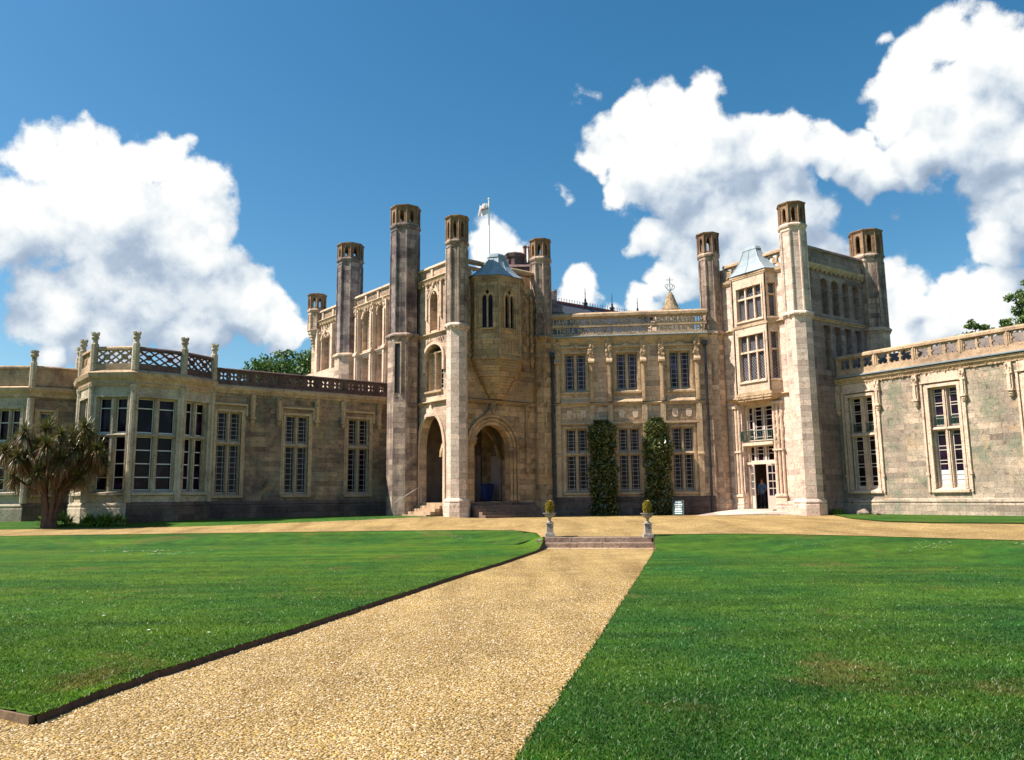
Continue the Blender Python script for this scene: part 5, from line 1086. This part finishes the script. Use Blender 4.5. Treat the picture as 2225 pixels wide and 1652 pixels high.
tree('broadleaf_tree', (42.5, 70, .5), [(41.9, 70, 16.1, 1.0, 1.4, .9), (43.3, 70, 16.2, 1.2, 1.4, 1.1), (44.2, 70, 15.4, 1.2, 1.6, 1.3), (41.5, 70, 14.6, 2.2, 2, 1.4)], 10000, .12, 'leaf_far', 'rounded tree top just above the right wing parapet, left of the tallest one', group=tl)
tree('broadleaf_tree', (37.5, 72, .5), [(37.2, 72, 14.4, 1.5, 1.4, 1.1), (39.0, 72, 14.8, 1.3, 1.4, 1.0), (40.2, 72, 15.4, .5, .6, .8), (38.3, 72, 13.4, 2.2, 1.5, 1.2)], 8500, .11, 'leaf_far', 'low thin tree top barely showing over the right wing parapet', group=tl)
# cordyline on the left lawn
cb = (-21.45, 37.0, float(ground_z(-21.45, 37.0))); cord = empty('cabbage_tree', cb, 'many-stemmed cabbage tree with spiky sword leaf heads on the left grass', 'tree'); cord.scale = (1.10, .92, 1.10)
heads = []
for k in range(44):
    for _ in range(60):
        p = rng.uniform((-2.5, -1.8, 1.6), (2.2, 1.8, 4.6)); q = ((p[0] + .15) / 2.25) ** 2 + (p[1] / 1.8) ** 2 + ((p[2] - 3.1) / 1.45) ** 2
        if .25 < q < 1 and all(np.linalg.norm(p - h) > .62 for h in heads): heads.append(p); break
mb = MB(); stems = [Vector((.20 * math.cos(a), .18 * math.sin(a), -.1)) for a in np.arange(0, 6.28, .9)]; forks = [Vector((.42 * math.cos(a) + .1 * random.random(), .40 * math.sin(a), 1.35 + .25 * random.random())) for a in np.arange(0, 6.28, .9)]
for s_, f_ in zip(stems, forks): mb.rod(s_, s_ * .95 + Vector((0, 0, .7)), .15, 9, .10); mb.rod(s_ * .95 + Vector((0, 0, .7)), f_, .10, 8, .08)
for h in heads:
    f_ = min(forks, key=lambda f: (f.xy - Vector(h[:2])).length); m_ = (f_ * .5 + Vector(h) * .5) + Vector((random.uniform(-.12, .12), random.uniform(-.12, .12), -.10)); mb.rod(f_, m_, .07, 7, .055); mb.rod(m_, h, .055, 6, .045)
mb.build('trunk', 'bark', cord)
def blades(heads, n, L, w, droop, spread=1.0):
    V = []; Fq = []
    for h in heads:
        ax = np.array((h[0] * .3, h[1] * .3, .8)); ax /= np.linalg.norm(ax); Lh = L * rng.uniform(.75, 1.12)
        for _ in range(n):
            d = rng.normal(size=3); d /= np.linalg.norm(d); d += ax * (1.0 - spread * .5); d /= np.linalg.norm(d)
            l = Lh * rng.uniform(.65, 1.15); side = np.cross(d, (0, 0, 1)); side /= np.linalg.norm(side) + 1e-6; i = len(V); dr = droop * rng.uniform(.3, 1.5)
            for t, ww in ((0, .6), (.4, 1), (.75, .8), (1, .08)):
                c = np.array(h) + d * l * t - np.array((0, 0, 1)) * dr * t * t; V.append(c - side * w * ww); V.append(c + side * w * ww)
            for q in range(3): Fq.append((i + 2 * q, i + 2 * q + 1, i + 2 * q + 3, i + 2 * q + 2))
    return np.array(V), np.array(Fq)
V, Fq = blades(heads, 165, .68, .0175, .14, 1.2); npmesh('leaf_head', V, Fq, 'leaf_cord', cord)
V, Fq = blades([h - np.array((0, 0, .12)) for h in heads], 85, .52, .016, .36, 1.7); npmesh('dry_leaf_skirt', V, Fq, 'leaf_dead', cord)
# magnolias trained on the middle range
def wall_shrub(u0, u1, z1, label):
    u = (u0 + u1) / 2; x, y = MID.xy(u, .55); b = (float(x), float(y), .54); root = empty('wall_shrub', b, label, 'shrub', 'evergreens clipped into columns on the middle range'); mb = MB()
    for k in range(5): mb.rod((random.uniform(-.2, .2), 0, -.1), (random.uniform(-.3, .3), -.05, z1 - 1.2), .05, 6, .02)
    mb.build('stem', 'bark', root)
    n = 11000; h = z1 - b[2]; zz = rng.random(n) * h; w = (u1 - u0) / 2 * (1 + .10 * np.sin(zz * 2.3 + u) + .06 * np.sin(zz * 5.1)); w *= np.clip((h - zz) / .55, .25, 1) ** .5
    a = rng.uniform(0, 2 * math.pi, n); rr_ = (rng.uniform(.35, 1, n) ** .45) * (1 + .13 * rng.normal(size=n)); P = np.stack([np.cos(a) * w * rr_, np.sin(a) * .50 * rr_ * (w / w.max()), zz], 1); rot = MID.ang
    P = np.stack([P[:, 0] * math.cos(rot) - P[:, 1] * math.sin(rot), P[:, 0] * math.sin(rot) + P[:, 1] * math.cos(rot), P[:, 2]], 1)
    V, Fq = leaf_quads(P, .078, .45, .5); npmesh('foliage', V, Fq, 'leaf_mag', root)
wall_shrub(2.08, 3.58, 6.05, 'left evergreen wall shrub clipped into a tall column between the first two windows'); wall_shrub(5.22, 6.68, 6.12, 'right evergreen wall shrub clipped into a tall column beside the board sign')
# bed plants at the foot of the bow bay
def clump(x, y, s, n, label, grp='leafy plants at the foot of the bow bay'):
    z = float(ground_z(x, y)); root = empty('bed_plant' if grp else 'weed', (x, y, z), label, 'plant', grp)
    hh = [np.array((rng.normal() * s * .5, rng.normal() * .2, .10 + .18 * rng.random())) for _ in range(n + 4)]
    V, Fq = blades(hh, 44, s * .75, .024, .18, .9); npmesh('foliage', V, Fq, 'leaf_bed', root)
for x, y, s, n, lb in ((-21.3, 38.1, .85, 6, 'tall yellow-green bed plant nearest the cabbage tree'), (-20.2, 38.0, .62, 6, 'low green bed plant, second from the cabbage tree'), (-19.5, 37.9, .70, 6, 'bed plant with arching leaves in the middle of the bay foot'), (-18.7, 37.8, .62, 6, 'bed plant at the right end under the bow bay window')): clump(x, y, s, n, lb)
clump(17.0, 42.2, .32, 4, 'small weed by the foot of the right tower', None)
# ------------------------------------------------------------------ garden steps and urns
M['urnstone'] = stone('urn_stone', (.42, .37, .30), (.33, .29, .24), (.20, .16, .13), .5, 0, blocks=False, streak=.3)
M['stepstone'] = stone('step_stone', (.33, .24, .17), (.26, .185, .13), (.15, .10, .08), .5, 0, blocks=False, streak=.2)
SA = -9.2; ST = Fr((.98, 27.2), SA); SL = 3.68
st = empty('garden_steps', (2.8, 26.95, -.07), 'two shallow brown stone steps leading from the path up to the forecourt', 'steps', world=True)
for (z0, z1, d0, d1, ext) in ((-.12, -.045, .30, -.2, .08), (-.1, .115, .0, -.6, .0), (.0, .285, -.34, -.95, -.03)):
    cuts = sorted([-ext] + [random.uniform(.2 * SL, .35 * SL), random.uniform(.5 * SL, .62 * SL)] + [SL + ext]); mb = MB()
    for a, b in zip(cuts[:-1], cuts[1:]): mb.box(ST, a + .004, b - .004, z0, z1 + random.uniform(-.004, .004), d1, d0)
    o = mb.build('step' if z1 > 0 else 'bottom_slab', 'stepstone' if z1 > 0 else 'dressed', st); bv = o.modifiers.new('bevel', 'BEVEL'); bv.width = .012; bv.segments = 2
mb = MB(); mb.box(ST, -.20, -.03, -.12, .22, -.9, .06); o = mb.build('side_kerb', 'stepstone', st)
def urn():
    root = empty('garden_urn', (0, 0, 0), '', 'urn', 'stone urns flanking the garden steps')
    mb = MB(); mb.box(WORLD, -.17, .17, -.08, .07, -.17, .17); mb.box(WORLD, -.15, .15, .07, .10, -.15, .15); mb.box(WORLD, -.115, .115, .10, .40, -.115, .115); mb.box(WORLD, -.135, .135, .40, .44, -.135, .135); o = mb.build('pedestal', 'urnstone', root); bv = o.modifiers.new('bevel', 'BEVEL'); bv.width = .008; bv.segments = 2
    mb = MB(); mb.lathe(0, 0, [(.09, .44), (.095, .47), (.05, .50), (.042, .55), (.06, .58), (.055, .60), (.11, .625), (.175, .68), (.195, .74), (.185, .745), (.23, .755), (.235, .775), (.17, .775), (.15, .74)], 20, 0, False); mb.lathe(0, 0, [(.16, .735), (.16, .75)], 20); o = mb.build('bowl', 'urnstone', root)
    n = 1700; d = rng.normal(size=(n, 3)); d /= np.linalg.norm(d, axis=1)[:, None]; r = .72 + .34 * rng.random(n); P = d * np.array((.145, .145, .215)) * r[:, None] * (1 + .05 * np.sin(9 * d[:, :1] + 5 * d[:, 2:])) + np.array((0, 0, .985)); V, Fq = leaf_quads(P, .024, .55, .3)
    npmesh('topiary', V, Fq, 'leaf_box', root); return root


for o in st.children:
    if o.data.materials[0] is None: o.data.materials[0] = M['stepstone']
u1 = urn(); p = ST.xy(.18, -.62); u1.location = (p[0], p[1], .33); u1['label'] = 'left stone urn with golden clipped box on a square pedestal, beside the grass'
p = ST.xy(SL - .16, -.60); copy_tree(u1, (p[0], p[1], .30), 'right stone urn with leaning golden clipped box, in line with the second wall shrub')
# ------------------------------------------------------------------ small things
sg = empty('board_sign', (9.2, 44.6, float(ground_z(9.2, 44.6)) + .01), 'green and white A-board sign standing on the gravel by the drainpipe', 'sign')
sg.rotation_euler = (0, 0, R(-14))
M['sign'] = plain('green_sign_board', (.018, .06, .052), .5, 0, .1, 10); M['signw'] = plain('white_lettering', (.80, .88, .88), .5, 0, .05, 10); M['signframe'] = plain('sign_frame', (.10, .11, .10), .6, 0, .1, 10)
def tilt(mb, s):
    mb.v = [(x, y * 1.0 - s * (.26 - z * .26 / .82), z) for (x, y, z) in mb.v]
mb = MB(); mb.box(WORLD, -.27, .27, .02, .82, -.012, .012); tilt(mb, 1); pn = mb.build('panel', 'sign', sg)
mb = MB()
rs_ = random.Random(3)
for z, w, h in ((.69, .34, .09), (.56, .42, .085), (.45, .36, .05), (.31, .36, .085), (.19, .40, .08), (.09, .36, .05)):  # illegible lines of lettering
    x = -w / 2
    while x < w / 2: l = rs_.uniform(.10, .18); mb.box(WORLD, x, min(x + l, w / 2), z, z + h, .012, .015); x += l + .018
tilt(mb, 1); mb.build('lettering', 'signw', pn)
mb = MB(); mb.box(WORLD, -.30, -.27, 0, .85, -.02, .02); mb.box(WORLD, .27, .30, 0, .85, -.02, .02); mb.box(WORLD, -.27, .27, .82, .85, -.02, .02); tilt(mb, 1); mb.build('frame', 'signframe', sg)
mb = MB(); mb.box(WORLD, -.29, .29, .0, .84, -.012, .012); tilt(mb, -1); mb.build('rear_panel', 'sign', sg)
# ramp to the tower door
mb = MB(); mb.slab([(9.9, 43.3), (13.2, 42.9), (15.0, 42.4), (14.6, 43.6), (13.9, 44.8), (13.2, 45.4), (12.8, 45.5), (11.5, 45.1), (9.9, 44.0)], .30, .56)
def rampz(x, y): t = max(0, min(1, (x - 9.9) / 2.6)); return .555 + .29 * t
mb.v = [(x, y, rampz(x, y) if z > .5 else z) for (x, y, z) in mb.v]
mb.v[len(mb.v) // 2 + 2] = (15.0, 42.4, .60); mb.v[len(mb.v) // 2 + 1] = (13.2, 42.9, .66); mb.v[len(mb.v) // 2 + 3] = (14.6, 43.6, .82)
structure(mb.build('ramp', 'paving'))
mb = MB(); mb.box(TOW, .9, 3.2, .5, .865, -.55, .5); structure(mb.build('door_step', 'paving'))
# handrail at the side arch
hr = empty('handrail', (-5.55, 47.3, .57), 'thin metal handrail climbing the side steps into the porch', 'handrail', world=True); mb = MB()
a = HALL.pt(3.55, .60, 1.75); a1 = HALL.pt(3.55, 1.42, 1.75); b = HALL.pt(3.3, 2.35, .15); b0 = HALL.pt(3.3, 1.42, .15)
mb.rod(a, a1, .028, 8); mb.rod(b0, b, .028, 8); mb.build('post', 'metal', hr); mb = MB(); mb.rod(a1, b, .028, 8); mb.rod(b, HALL.pt(3.3, 2.35, -.2), .028, 8); mb.build('rail', 'metal', hr)
# fallen carved stones at the foot of the right wing
M['rock'] = stone('fallen_stone', (.30, .225, .175), (.22, .165, .13), (.18, .14, .12), .5, .2, blocks=False, streak=.1)
for (u, d, s, sz, lb) in ((1.35, .75, (.50, .26, .17), 1, 'longer weathered stone lump on the verge by the right wing'), (2.25, .72, (.40, .26, .16), 2, 'shorter dark-ended stone lump beside the longer one')):
    bm = bmesh.new(); bmesh.ops.create_icosphere(bm, subdivisions=3, radius=1); rg = random.Random(sz); k = [Vector((rg.uniform(-1, 1), rg.uniform(-1, 1), rg.uniform(-1, 1))).normalized() for _ in range(14)]
    for v in bm.verts:
        n_ = v.co.normalized(); q = 1.0
        for kk in k: q = min(q, .72 / max(.05, n_.dot(kk))) if n_.dot(kk) > .7 else q
        v.co = Vector((n_.x * s[0] * q, n_.y * s[1] * q, n_.z * s[2] * q * (1.2 if n_.z > 0 else .8) + .03 * math.sin(7 * n_.x)))
    me = bpy.data.meshes.new('stone_lump'); bm.to_mesh(me); bm.free(); me.uv_layers.new(name='UVMap'); me.materials.append(M['rock']); o = bpy.data.objects.new('stone_lump', me); COL.objects.link(o)
    x, y = RW.xy(u, d); o.location = (x, y, float(ground_z(x, y)) + .12); o.rotation_euler = (0, R(random.uniform(-8, 8)), R(-58 + random.uniform(-15, 15))); tag(o, lb, 'stone', 'stone lumps on the verge')
# flag and pole on the hall roof
fp = empty('flagpole', (-1.52, 54.0, 14.0), 'white flagpole on the roof behind the oriel with a white flag bearing a red cross', 'flagpole'); mb = MB(); mb.rod((0, 0, 0), (0, 0, 8.75), .062, 8, .045); mb.blob((0, 0, 8.80), .09, 8); mb.build('pole', 'white', fp)
m, t, b_ = newmat('flag_cloth'); uvn = t.nodes.new('ShaderNodeUVMap'); uvn.uv_map = 'UVMap'; sp = t.nodes.new('ShaderNodeSeparateXYZ'); t.links.new(uvn.outputs[0], sp.inputs[0]); fac = None
for ax, w_ in ((0, .045), (1, .065)):
    s1 = t.nodes.new('ShaderNodeMath'); s1.operation = 'SUBTRACT'; s1.inputs[1].default_value = .5; t.links.new(sp.outputs[ax], s1.inputs[0]); s2 = t.nodes.new('ShaderNodeMath'); s2.operation = 'ABSOLUTE'; t.links.new(s1.outputs[0], s2.inputs[0]); s3 = t.nodes.new('ShaderNodeMath'); s3.operation = 'LESS_THAN'; s3.inputs[1].default_value = w_; t.links.new(s2.outputs[0], s3.inputs[0])
    if fac is None: fac = s3.outputs[0]
    else: mx = t.nodes.new('ShaderNodeMath'); mx.operation = 'MAXIMUM'; t.links.new(fac, mx.inputs[0]); t.links.new(s3.outputs[0], mx.inputs[1]); fac = mx.outputs[0]
t.links.new(mix(t, fac, (.88, .88, .88), (.55, .05, .06)), b_.inputs['Base Color']); b_.inputs['Roughness'].default_value = .9
tr = t.nodes.new('ShaderNodeBsdfTranslucent'); tr.inputs[0].default_value = (.7, .7, .7, 1); ms = t.nodes.new('ShaderNodeMixShader'); ms.inputs[0].default_value = .35; t.links.new(b_.outputs[0], ms.inputs[1]); t.links.new(tr.outputs[0], ms.inputs[2]); t.links.new(ms.outputs[0], [x for x in t.nodes if x.type == 'OUTPUT_MATERIAL'][0].inputs[0])
nx, nz = 22, 14; V = []; UV = []
for j in range(nz):
    for i in range(nx):
        s_, q = i / (nx - 1), j / (nz - 1); x = -.06 - .66 * s_ ** .9 - .06 * math.sin(q * 5) * s_; z = 8.50 - .78 * (1 - q) - .34 * s_ * (1 - .55 * q) + .10 * math.sin(s_ * 9 + q * 3) * s_; y = .22 * math.sin(s_ * 8.5 + q * 2.2) * (s_ + .15)
        V.append((x, y, z)); UV.append((s_, q))
Fc = [(j * nx + i, j * nx + i + 1, (j + 1) * nx + i + 1, (j + 1) * nx + i) for j in range(nz - 1) for i in range(nx - 1)]
me = bpy.data.meshes.new('flag'); me.from_pydata(V, [], Fc); uv = me.uv_layers.new(name='UVMap')
for l in me.loops: uv.data[l.index].uv = UV[l.vertex_index]
me.materials.append(m); me.polygons.foreach_set('use_smooth', [True] * len(me.polygons)); o = bpy.data.objects.new('flag', me); COL.objects.link(o); o.parent = fp
# waste bin in the porch
bx, by = ORI.xy(4.35, -3.35); bn = empty('waste_bin', (bx, by, 1.385), 'dark blue wheeled bin standing inside the porch', 'bin'); bn.rotation_euler = (0, 0, R(37)); mb = MB()
M['blue'] = plain('blue_plastic', (.04, .06, .20), .5, 0, .15, 5)
mb.lathe(0, 0, [(.22, .05), (.28, .95), (.30, .96), (.30, 1.0)], 4, R(0)); mb.build('body', 'blue', bn); mb = MB(); mb.lathe(0, 0, [(.31, 1.0), (.31, 1.05), (.2, 1.12)], 4, R(0)); mb.build('lid', 'blue', bn); mb = MB(); mb.rod((-.2, -.22, .07), (-.2, .22, .07), .08, 10); mb.build('wheel', 'glassdark', bn)
# person in the doorway of the right tower
px_, py_ = TOW.xy(1.42, -.92); pr = empty('person', (px_, py_, .872), 'person in a blue top and dark trousers standing inside the tower doorway', 'person'); pr.rotation_euler = (0, 0, R(-30))
def skin(name, pts, edges, mat, root_i=0, sub=2):
    me = bpy.data.meshes.new(name); me.from_pydata([p[:3] for p in pts], edges, []); o = bpy.data.objects.new(name, me); COL.objects.link(o); o.parent = pr
    sk = o.modifiers.new('skin', 'SKIN'); lay = me.skin_vertices[0]
    for i, p in enumerate(pts): lay.data[i].radius = (p[3], p[4] if len(p) > 4 else p[3]); lay.data[i].use_root = (i == root_i)
    ss = o.modifiers.new('sub', 'SUBSURF'); ss.levels = sub; ss.render_levels = sub; me.materials.append(mat if not isinstance(mat, str) else M[mat]); return o
M['skin'] = plain('skin', (.55, .33, .24), .6, 0, .08, 10); M['top'] = plain('blue_top', (.10, .22, .42), .8, 0, .4, 14); M['trousers'] = plain('dark_trousers', (.03, .03, .05), .85, 0, .2, 10); M['hair'] = plain('auburn_hair', (.20, .06, .03), .6, 0, .3, 20)
body = [(0, 0, .92, .15, .11), (0, 0, 1.15, .14, .10), (0, 0, 1.36, .17, .10), (0, 0, 1.46, .06), (0, 0, 1.56, .075, .085), (0, -.01, 1.64, .078, .09),
        (.17, 0, 1.37, .055), (.22, .02, 1.10, .042), (.17, -.16, .96, .034), (.12, -.24, .97, .03), (-.17, 0, 1.37, .055), (-.22, .02, 1.10, .042), (-.20, -.08, .88, .034), (-.19, -.12, .80, .03),
        (.09, 0, .80, .085), (.10, 0, .47, .06), (.10, .01, .10, .042), (.10, -.13, .04, .035), (-.09, 0, .80, .085), (-.10, 0, .47, .06), (-.11, .01, .10, .042), (-.12, -.13, .04, .035)]
skin('body', body, [(0, 1), (1, 2), (2, 3), (3, 4), (4, 5), (2, 6), (6, 7), (7, 8), (8, 9), (2, 10), (10, 11), (11, 12), (12, 13), (0, 14), (14, 15), (15, 16), (16, 17), (0, 18), (18, 19), (19, 20), (20, 21)], 'skin')
g_ = lambda k, e: (*k[:3], k[3] + e, (k[4] if len(k) > 4 else k[3]) + e)
skin('top', [(0, 0, .77, .19, .15)] + [g_(body[i], .02) for i in (0, 1, 2, 6, 7, 10, 11)], [(0, 1), (1, 2), (2, 3), (3, 4), (4, 5), (3, 6), (6, 7)], 'top')
skin('trousers', [g_(body[i], .013) for i in (0, 14, 15, 16, 18, 19, 20)], [(0, 1), (1, 2), (2, 3), (0, 4), (4, 5), (5, 6)], 'trousers')
mb = MB(); mb.lathe(0, .015, [(.05, 1.50), (.095, 1.56), (.105, 1.66), (.08, 1.73), (.03, 1.755)], 12); mb.v = [(x, y + (.03 if y < 0 else .0), z) for x, y, z in mb.v]; mb.build('hair', 'hair', pr, True)
mb = MB()
for sx_ in (-1, 1): mb.blob((sx_ * .032, -.083, 1.635), .010, 6)
mb.build('eyes', 'glassdark', pr); mb = MB(); mb.blob((0, -.095, 1.605), .013, 6, .022); mb.blob((.08, -.0, 1.61), .016, 6, .03); mb.blob((-.08, .0, 1.61), .016, 6, .03); mb.build('nose_and_ears', 'skin', pr, True); mb = MB(); mb.box(WORLD, -.022, .022, 1.565, 1.573, .083, .092); mb.build('mouth', 'hair', pr)
for fx_, nm in ((.19, 'hand'), (-.19, 'hand')):
    src = body[9] if fx_ > 0 else body[13]; mb = MB(); c = Vector(src[:3])
    for k in range(4): a_ = c + Vector((-.03 + .02 * k, -.02, 0)); b2 = a_ + Vector((0, -.05 - .01 * (k in (1, 2)), -.03)); mb.rod(a_, b2, .009, 6, .007)
    mb.rod(c + Vector((-.03, 0, .0)), c + Vector((-.055, -.045, .01)), .01, 6, .008); mb.build(nm, 'skin', pr)
# ------------------------------------------------------------------ short blades over the near lawn
def blade_field(name, n, xr, yr, edge, side, L=.028, mat='blade'):
    y = yr[0] + (yr[1] - yr[0]) * rng.random(n) ** 2.0; x = (rng.random(n) * 2 - 1) * (.70 * y + .4)
    e_ = np.array([edge(q) for q in y]); keep = (x < e_ + .03) if side < 0 else (x > e_ - .03)
    if side < 0: keep &= (y > 6.55 + .54 * (-3.76 - x))
    keep &= rng.random(n) < np.clip((yr[1] - y) / (yr[1] - yr[0]), 0, 1) ** .5
    x, y = x[keep], y[keep]; n = len(x); z = ground_z(x, y); a = rng.uniform(0, 2 * math.pi, n); l = L * rng.uniform(.5, 1.35, n) * np.clip(1.1 - y / 40, .4, 1); w = .0034 * rng.uniform(.7, 1.3, n) * (1 + y / 20)
    lean = rng.normal(size=(n, 2)) * .6; c = np.stack([x, y, z - .004], 1); s = np.stack([np.cos(a) * w, np.sin(a) * w, 0 * w], 1); tip = c + np.stack([lean[:, 0] * l, lean[:, 1] * l, l], 1); mid = c + np.stack([lean[:, 0] * l * .3, lean[:, 1] * l * .3, l * .6], 1)
    V = np.stack([c - s, c + s, mid + s * .8, tip, mid - s * .8], 1).reshape(-1, 3); o = npmesh(name, V, np.arange(5 * n).reshape(n, 5), mat); o['kind'] = 'stuff'; return o
M['blade'] = leafmat('grass_blades', (.030, .138, .022), (.068, .20, .022), (.17, .26, .055), .45, .4, .4, True)
M['blade_left'] = leafmat('grass_blades_left', (.042, .160, .020), (.090, .225, .020), (.20, .29, .055), .45, .4, .4, True); blade_field('grass', 420000, None, (6.4, 26), XL, -1, mat='blade_left'); blade_field('grass', 420000, None, (4.6, 26), XR, 1)  # left blades carry the same sunlit brightness in their colour
# loose stones of the gravel near the camera
n = 42000; y = 4.3 + 13 * rng.random(n) ** 1.8; x = np.array([XL(max(q, 6.5)) if q > 6.5 else -.75 * q for q in y]); x1 = np.array([XR(q) for q in y]); x = x + .06 + (x1 - x - .1) * rng.random(n)
kp = rng.random(n) < np.clip((17.3 - y) / 9, 0, 1); x, y = x[kp], y[kp]; n = len(x)
r_ = .0050 * (1 + .5 * rng.random(n)) * (1 + y / 14); octa = np.array([(1, 0, 0), (0, 1, 0), (-1, 0, 0), (0, -1, 0), (0, 0, .7), (0, 0, -.5)]); of = np.array([(0, 1, 4), (1, 2, 4), (2, 3, 4), (3, 0, 4)])
an = rng.uniform(0, 6.28, n); ca, sa = np.cos(an), np.sin(an); sc = rng.uniform(.6, 1.5, (n, 3)); o3 = octa[None] * sc[:, None, :] * r_[:, None, None]
V = np.stack([o3[..., 0] * ca[:, None] - o3[..., 1] * sa[:, None] + x[:, None], o3[..., 0] * sa[:, None] + o3[..., 1] * ca[:, None] + y[:, None], o3[..., 2] - .069 + .2 * r_[:, None]], 2).reshape(-1, 3)
m, t, b_ = newmat('loose_gravel'); gi_ = t.nodes.new('ShaderNodeNewGeometry'); t.links.new(rampn(t, gi_.outputs['Random Per Island'], [(0, (.19, .11, .035)), (.35, (.33, .21, .075)), (.75, (.43, .30, .14)), (1, (.58, .49, .37))]).outputs[0], b_.inputs['Base Color']); b_.inputs['Roughness'].default_value = .7
o = npmesh('loose_gravel', V, (of[None] + (np.arange(n) * 6)[:, None, None]).reshape(-1, 3), m); o['kind'] = 'stuff'

# daisies in loose patches on the lawns
P = []
for (cx_, cy_, sx_, sy_, k) in ((-12.5, 26.6, .9, .35, 34), (-10.9, 25.2, .5, .25, 20), (-16.5, 21.5, .5, .3, 26), (11.8, 22.2, .5, .3, 30), (14.2, 21.0, .8, .3, 50), (-5.6, 40.4, 1.4, .3, 80), (-8.4, 38.9, 1.0, .3, 40), (19.5, 30.2, 1.2, .5, 30), (-6.0, 12.0, 2.5, 1.6, 8)):
    x = cx_ + rng.normal(size=k) * sx_; y = cy_ + rng.normal(size=k) * sy_; P.append(np.stack([x, y, ground_z(x, y) + .025], 1))
P = np.concatenate(P); a = np.arange(6) * math.pi / 3; hx = np.stack([np.cos(a), np.sin(a), 0 * a], 1); rr_ = rng.uniform(.012, .022, len(P)) * (1 + P[:, 1] / 40)
V = (P[:, None, :] + hx[None] * rr_[:, None, None]).reshape(-1, 3); o = npmesh('daisies', V, np.arange(6 * len(P)).reshape(-1, 6), 'white'); o['kind'] = 'stuff'
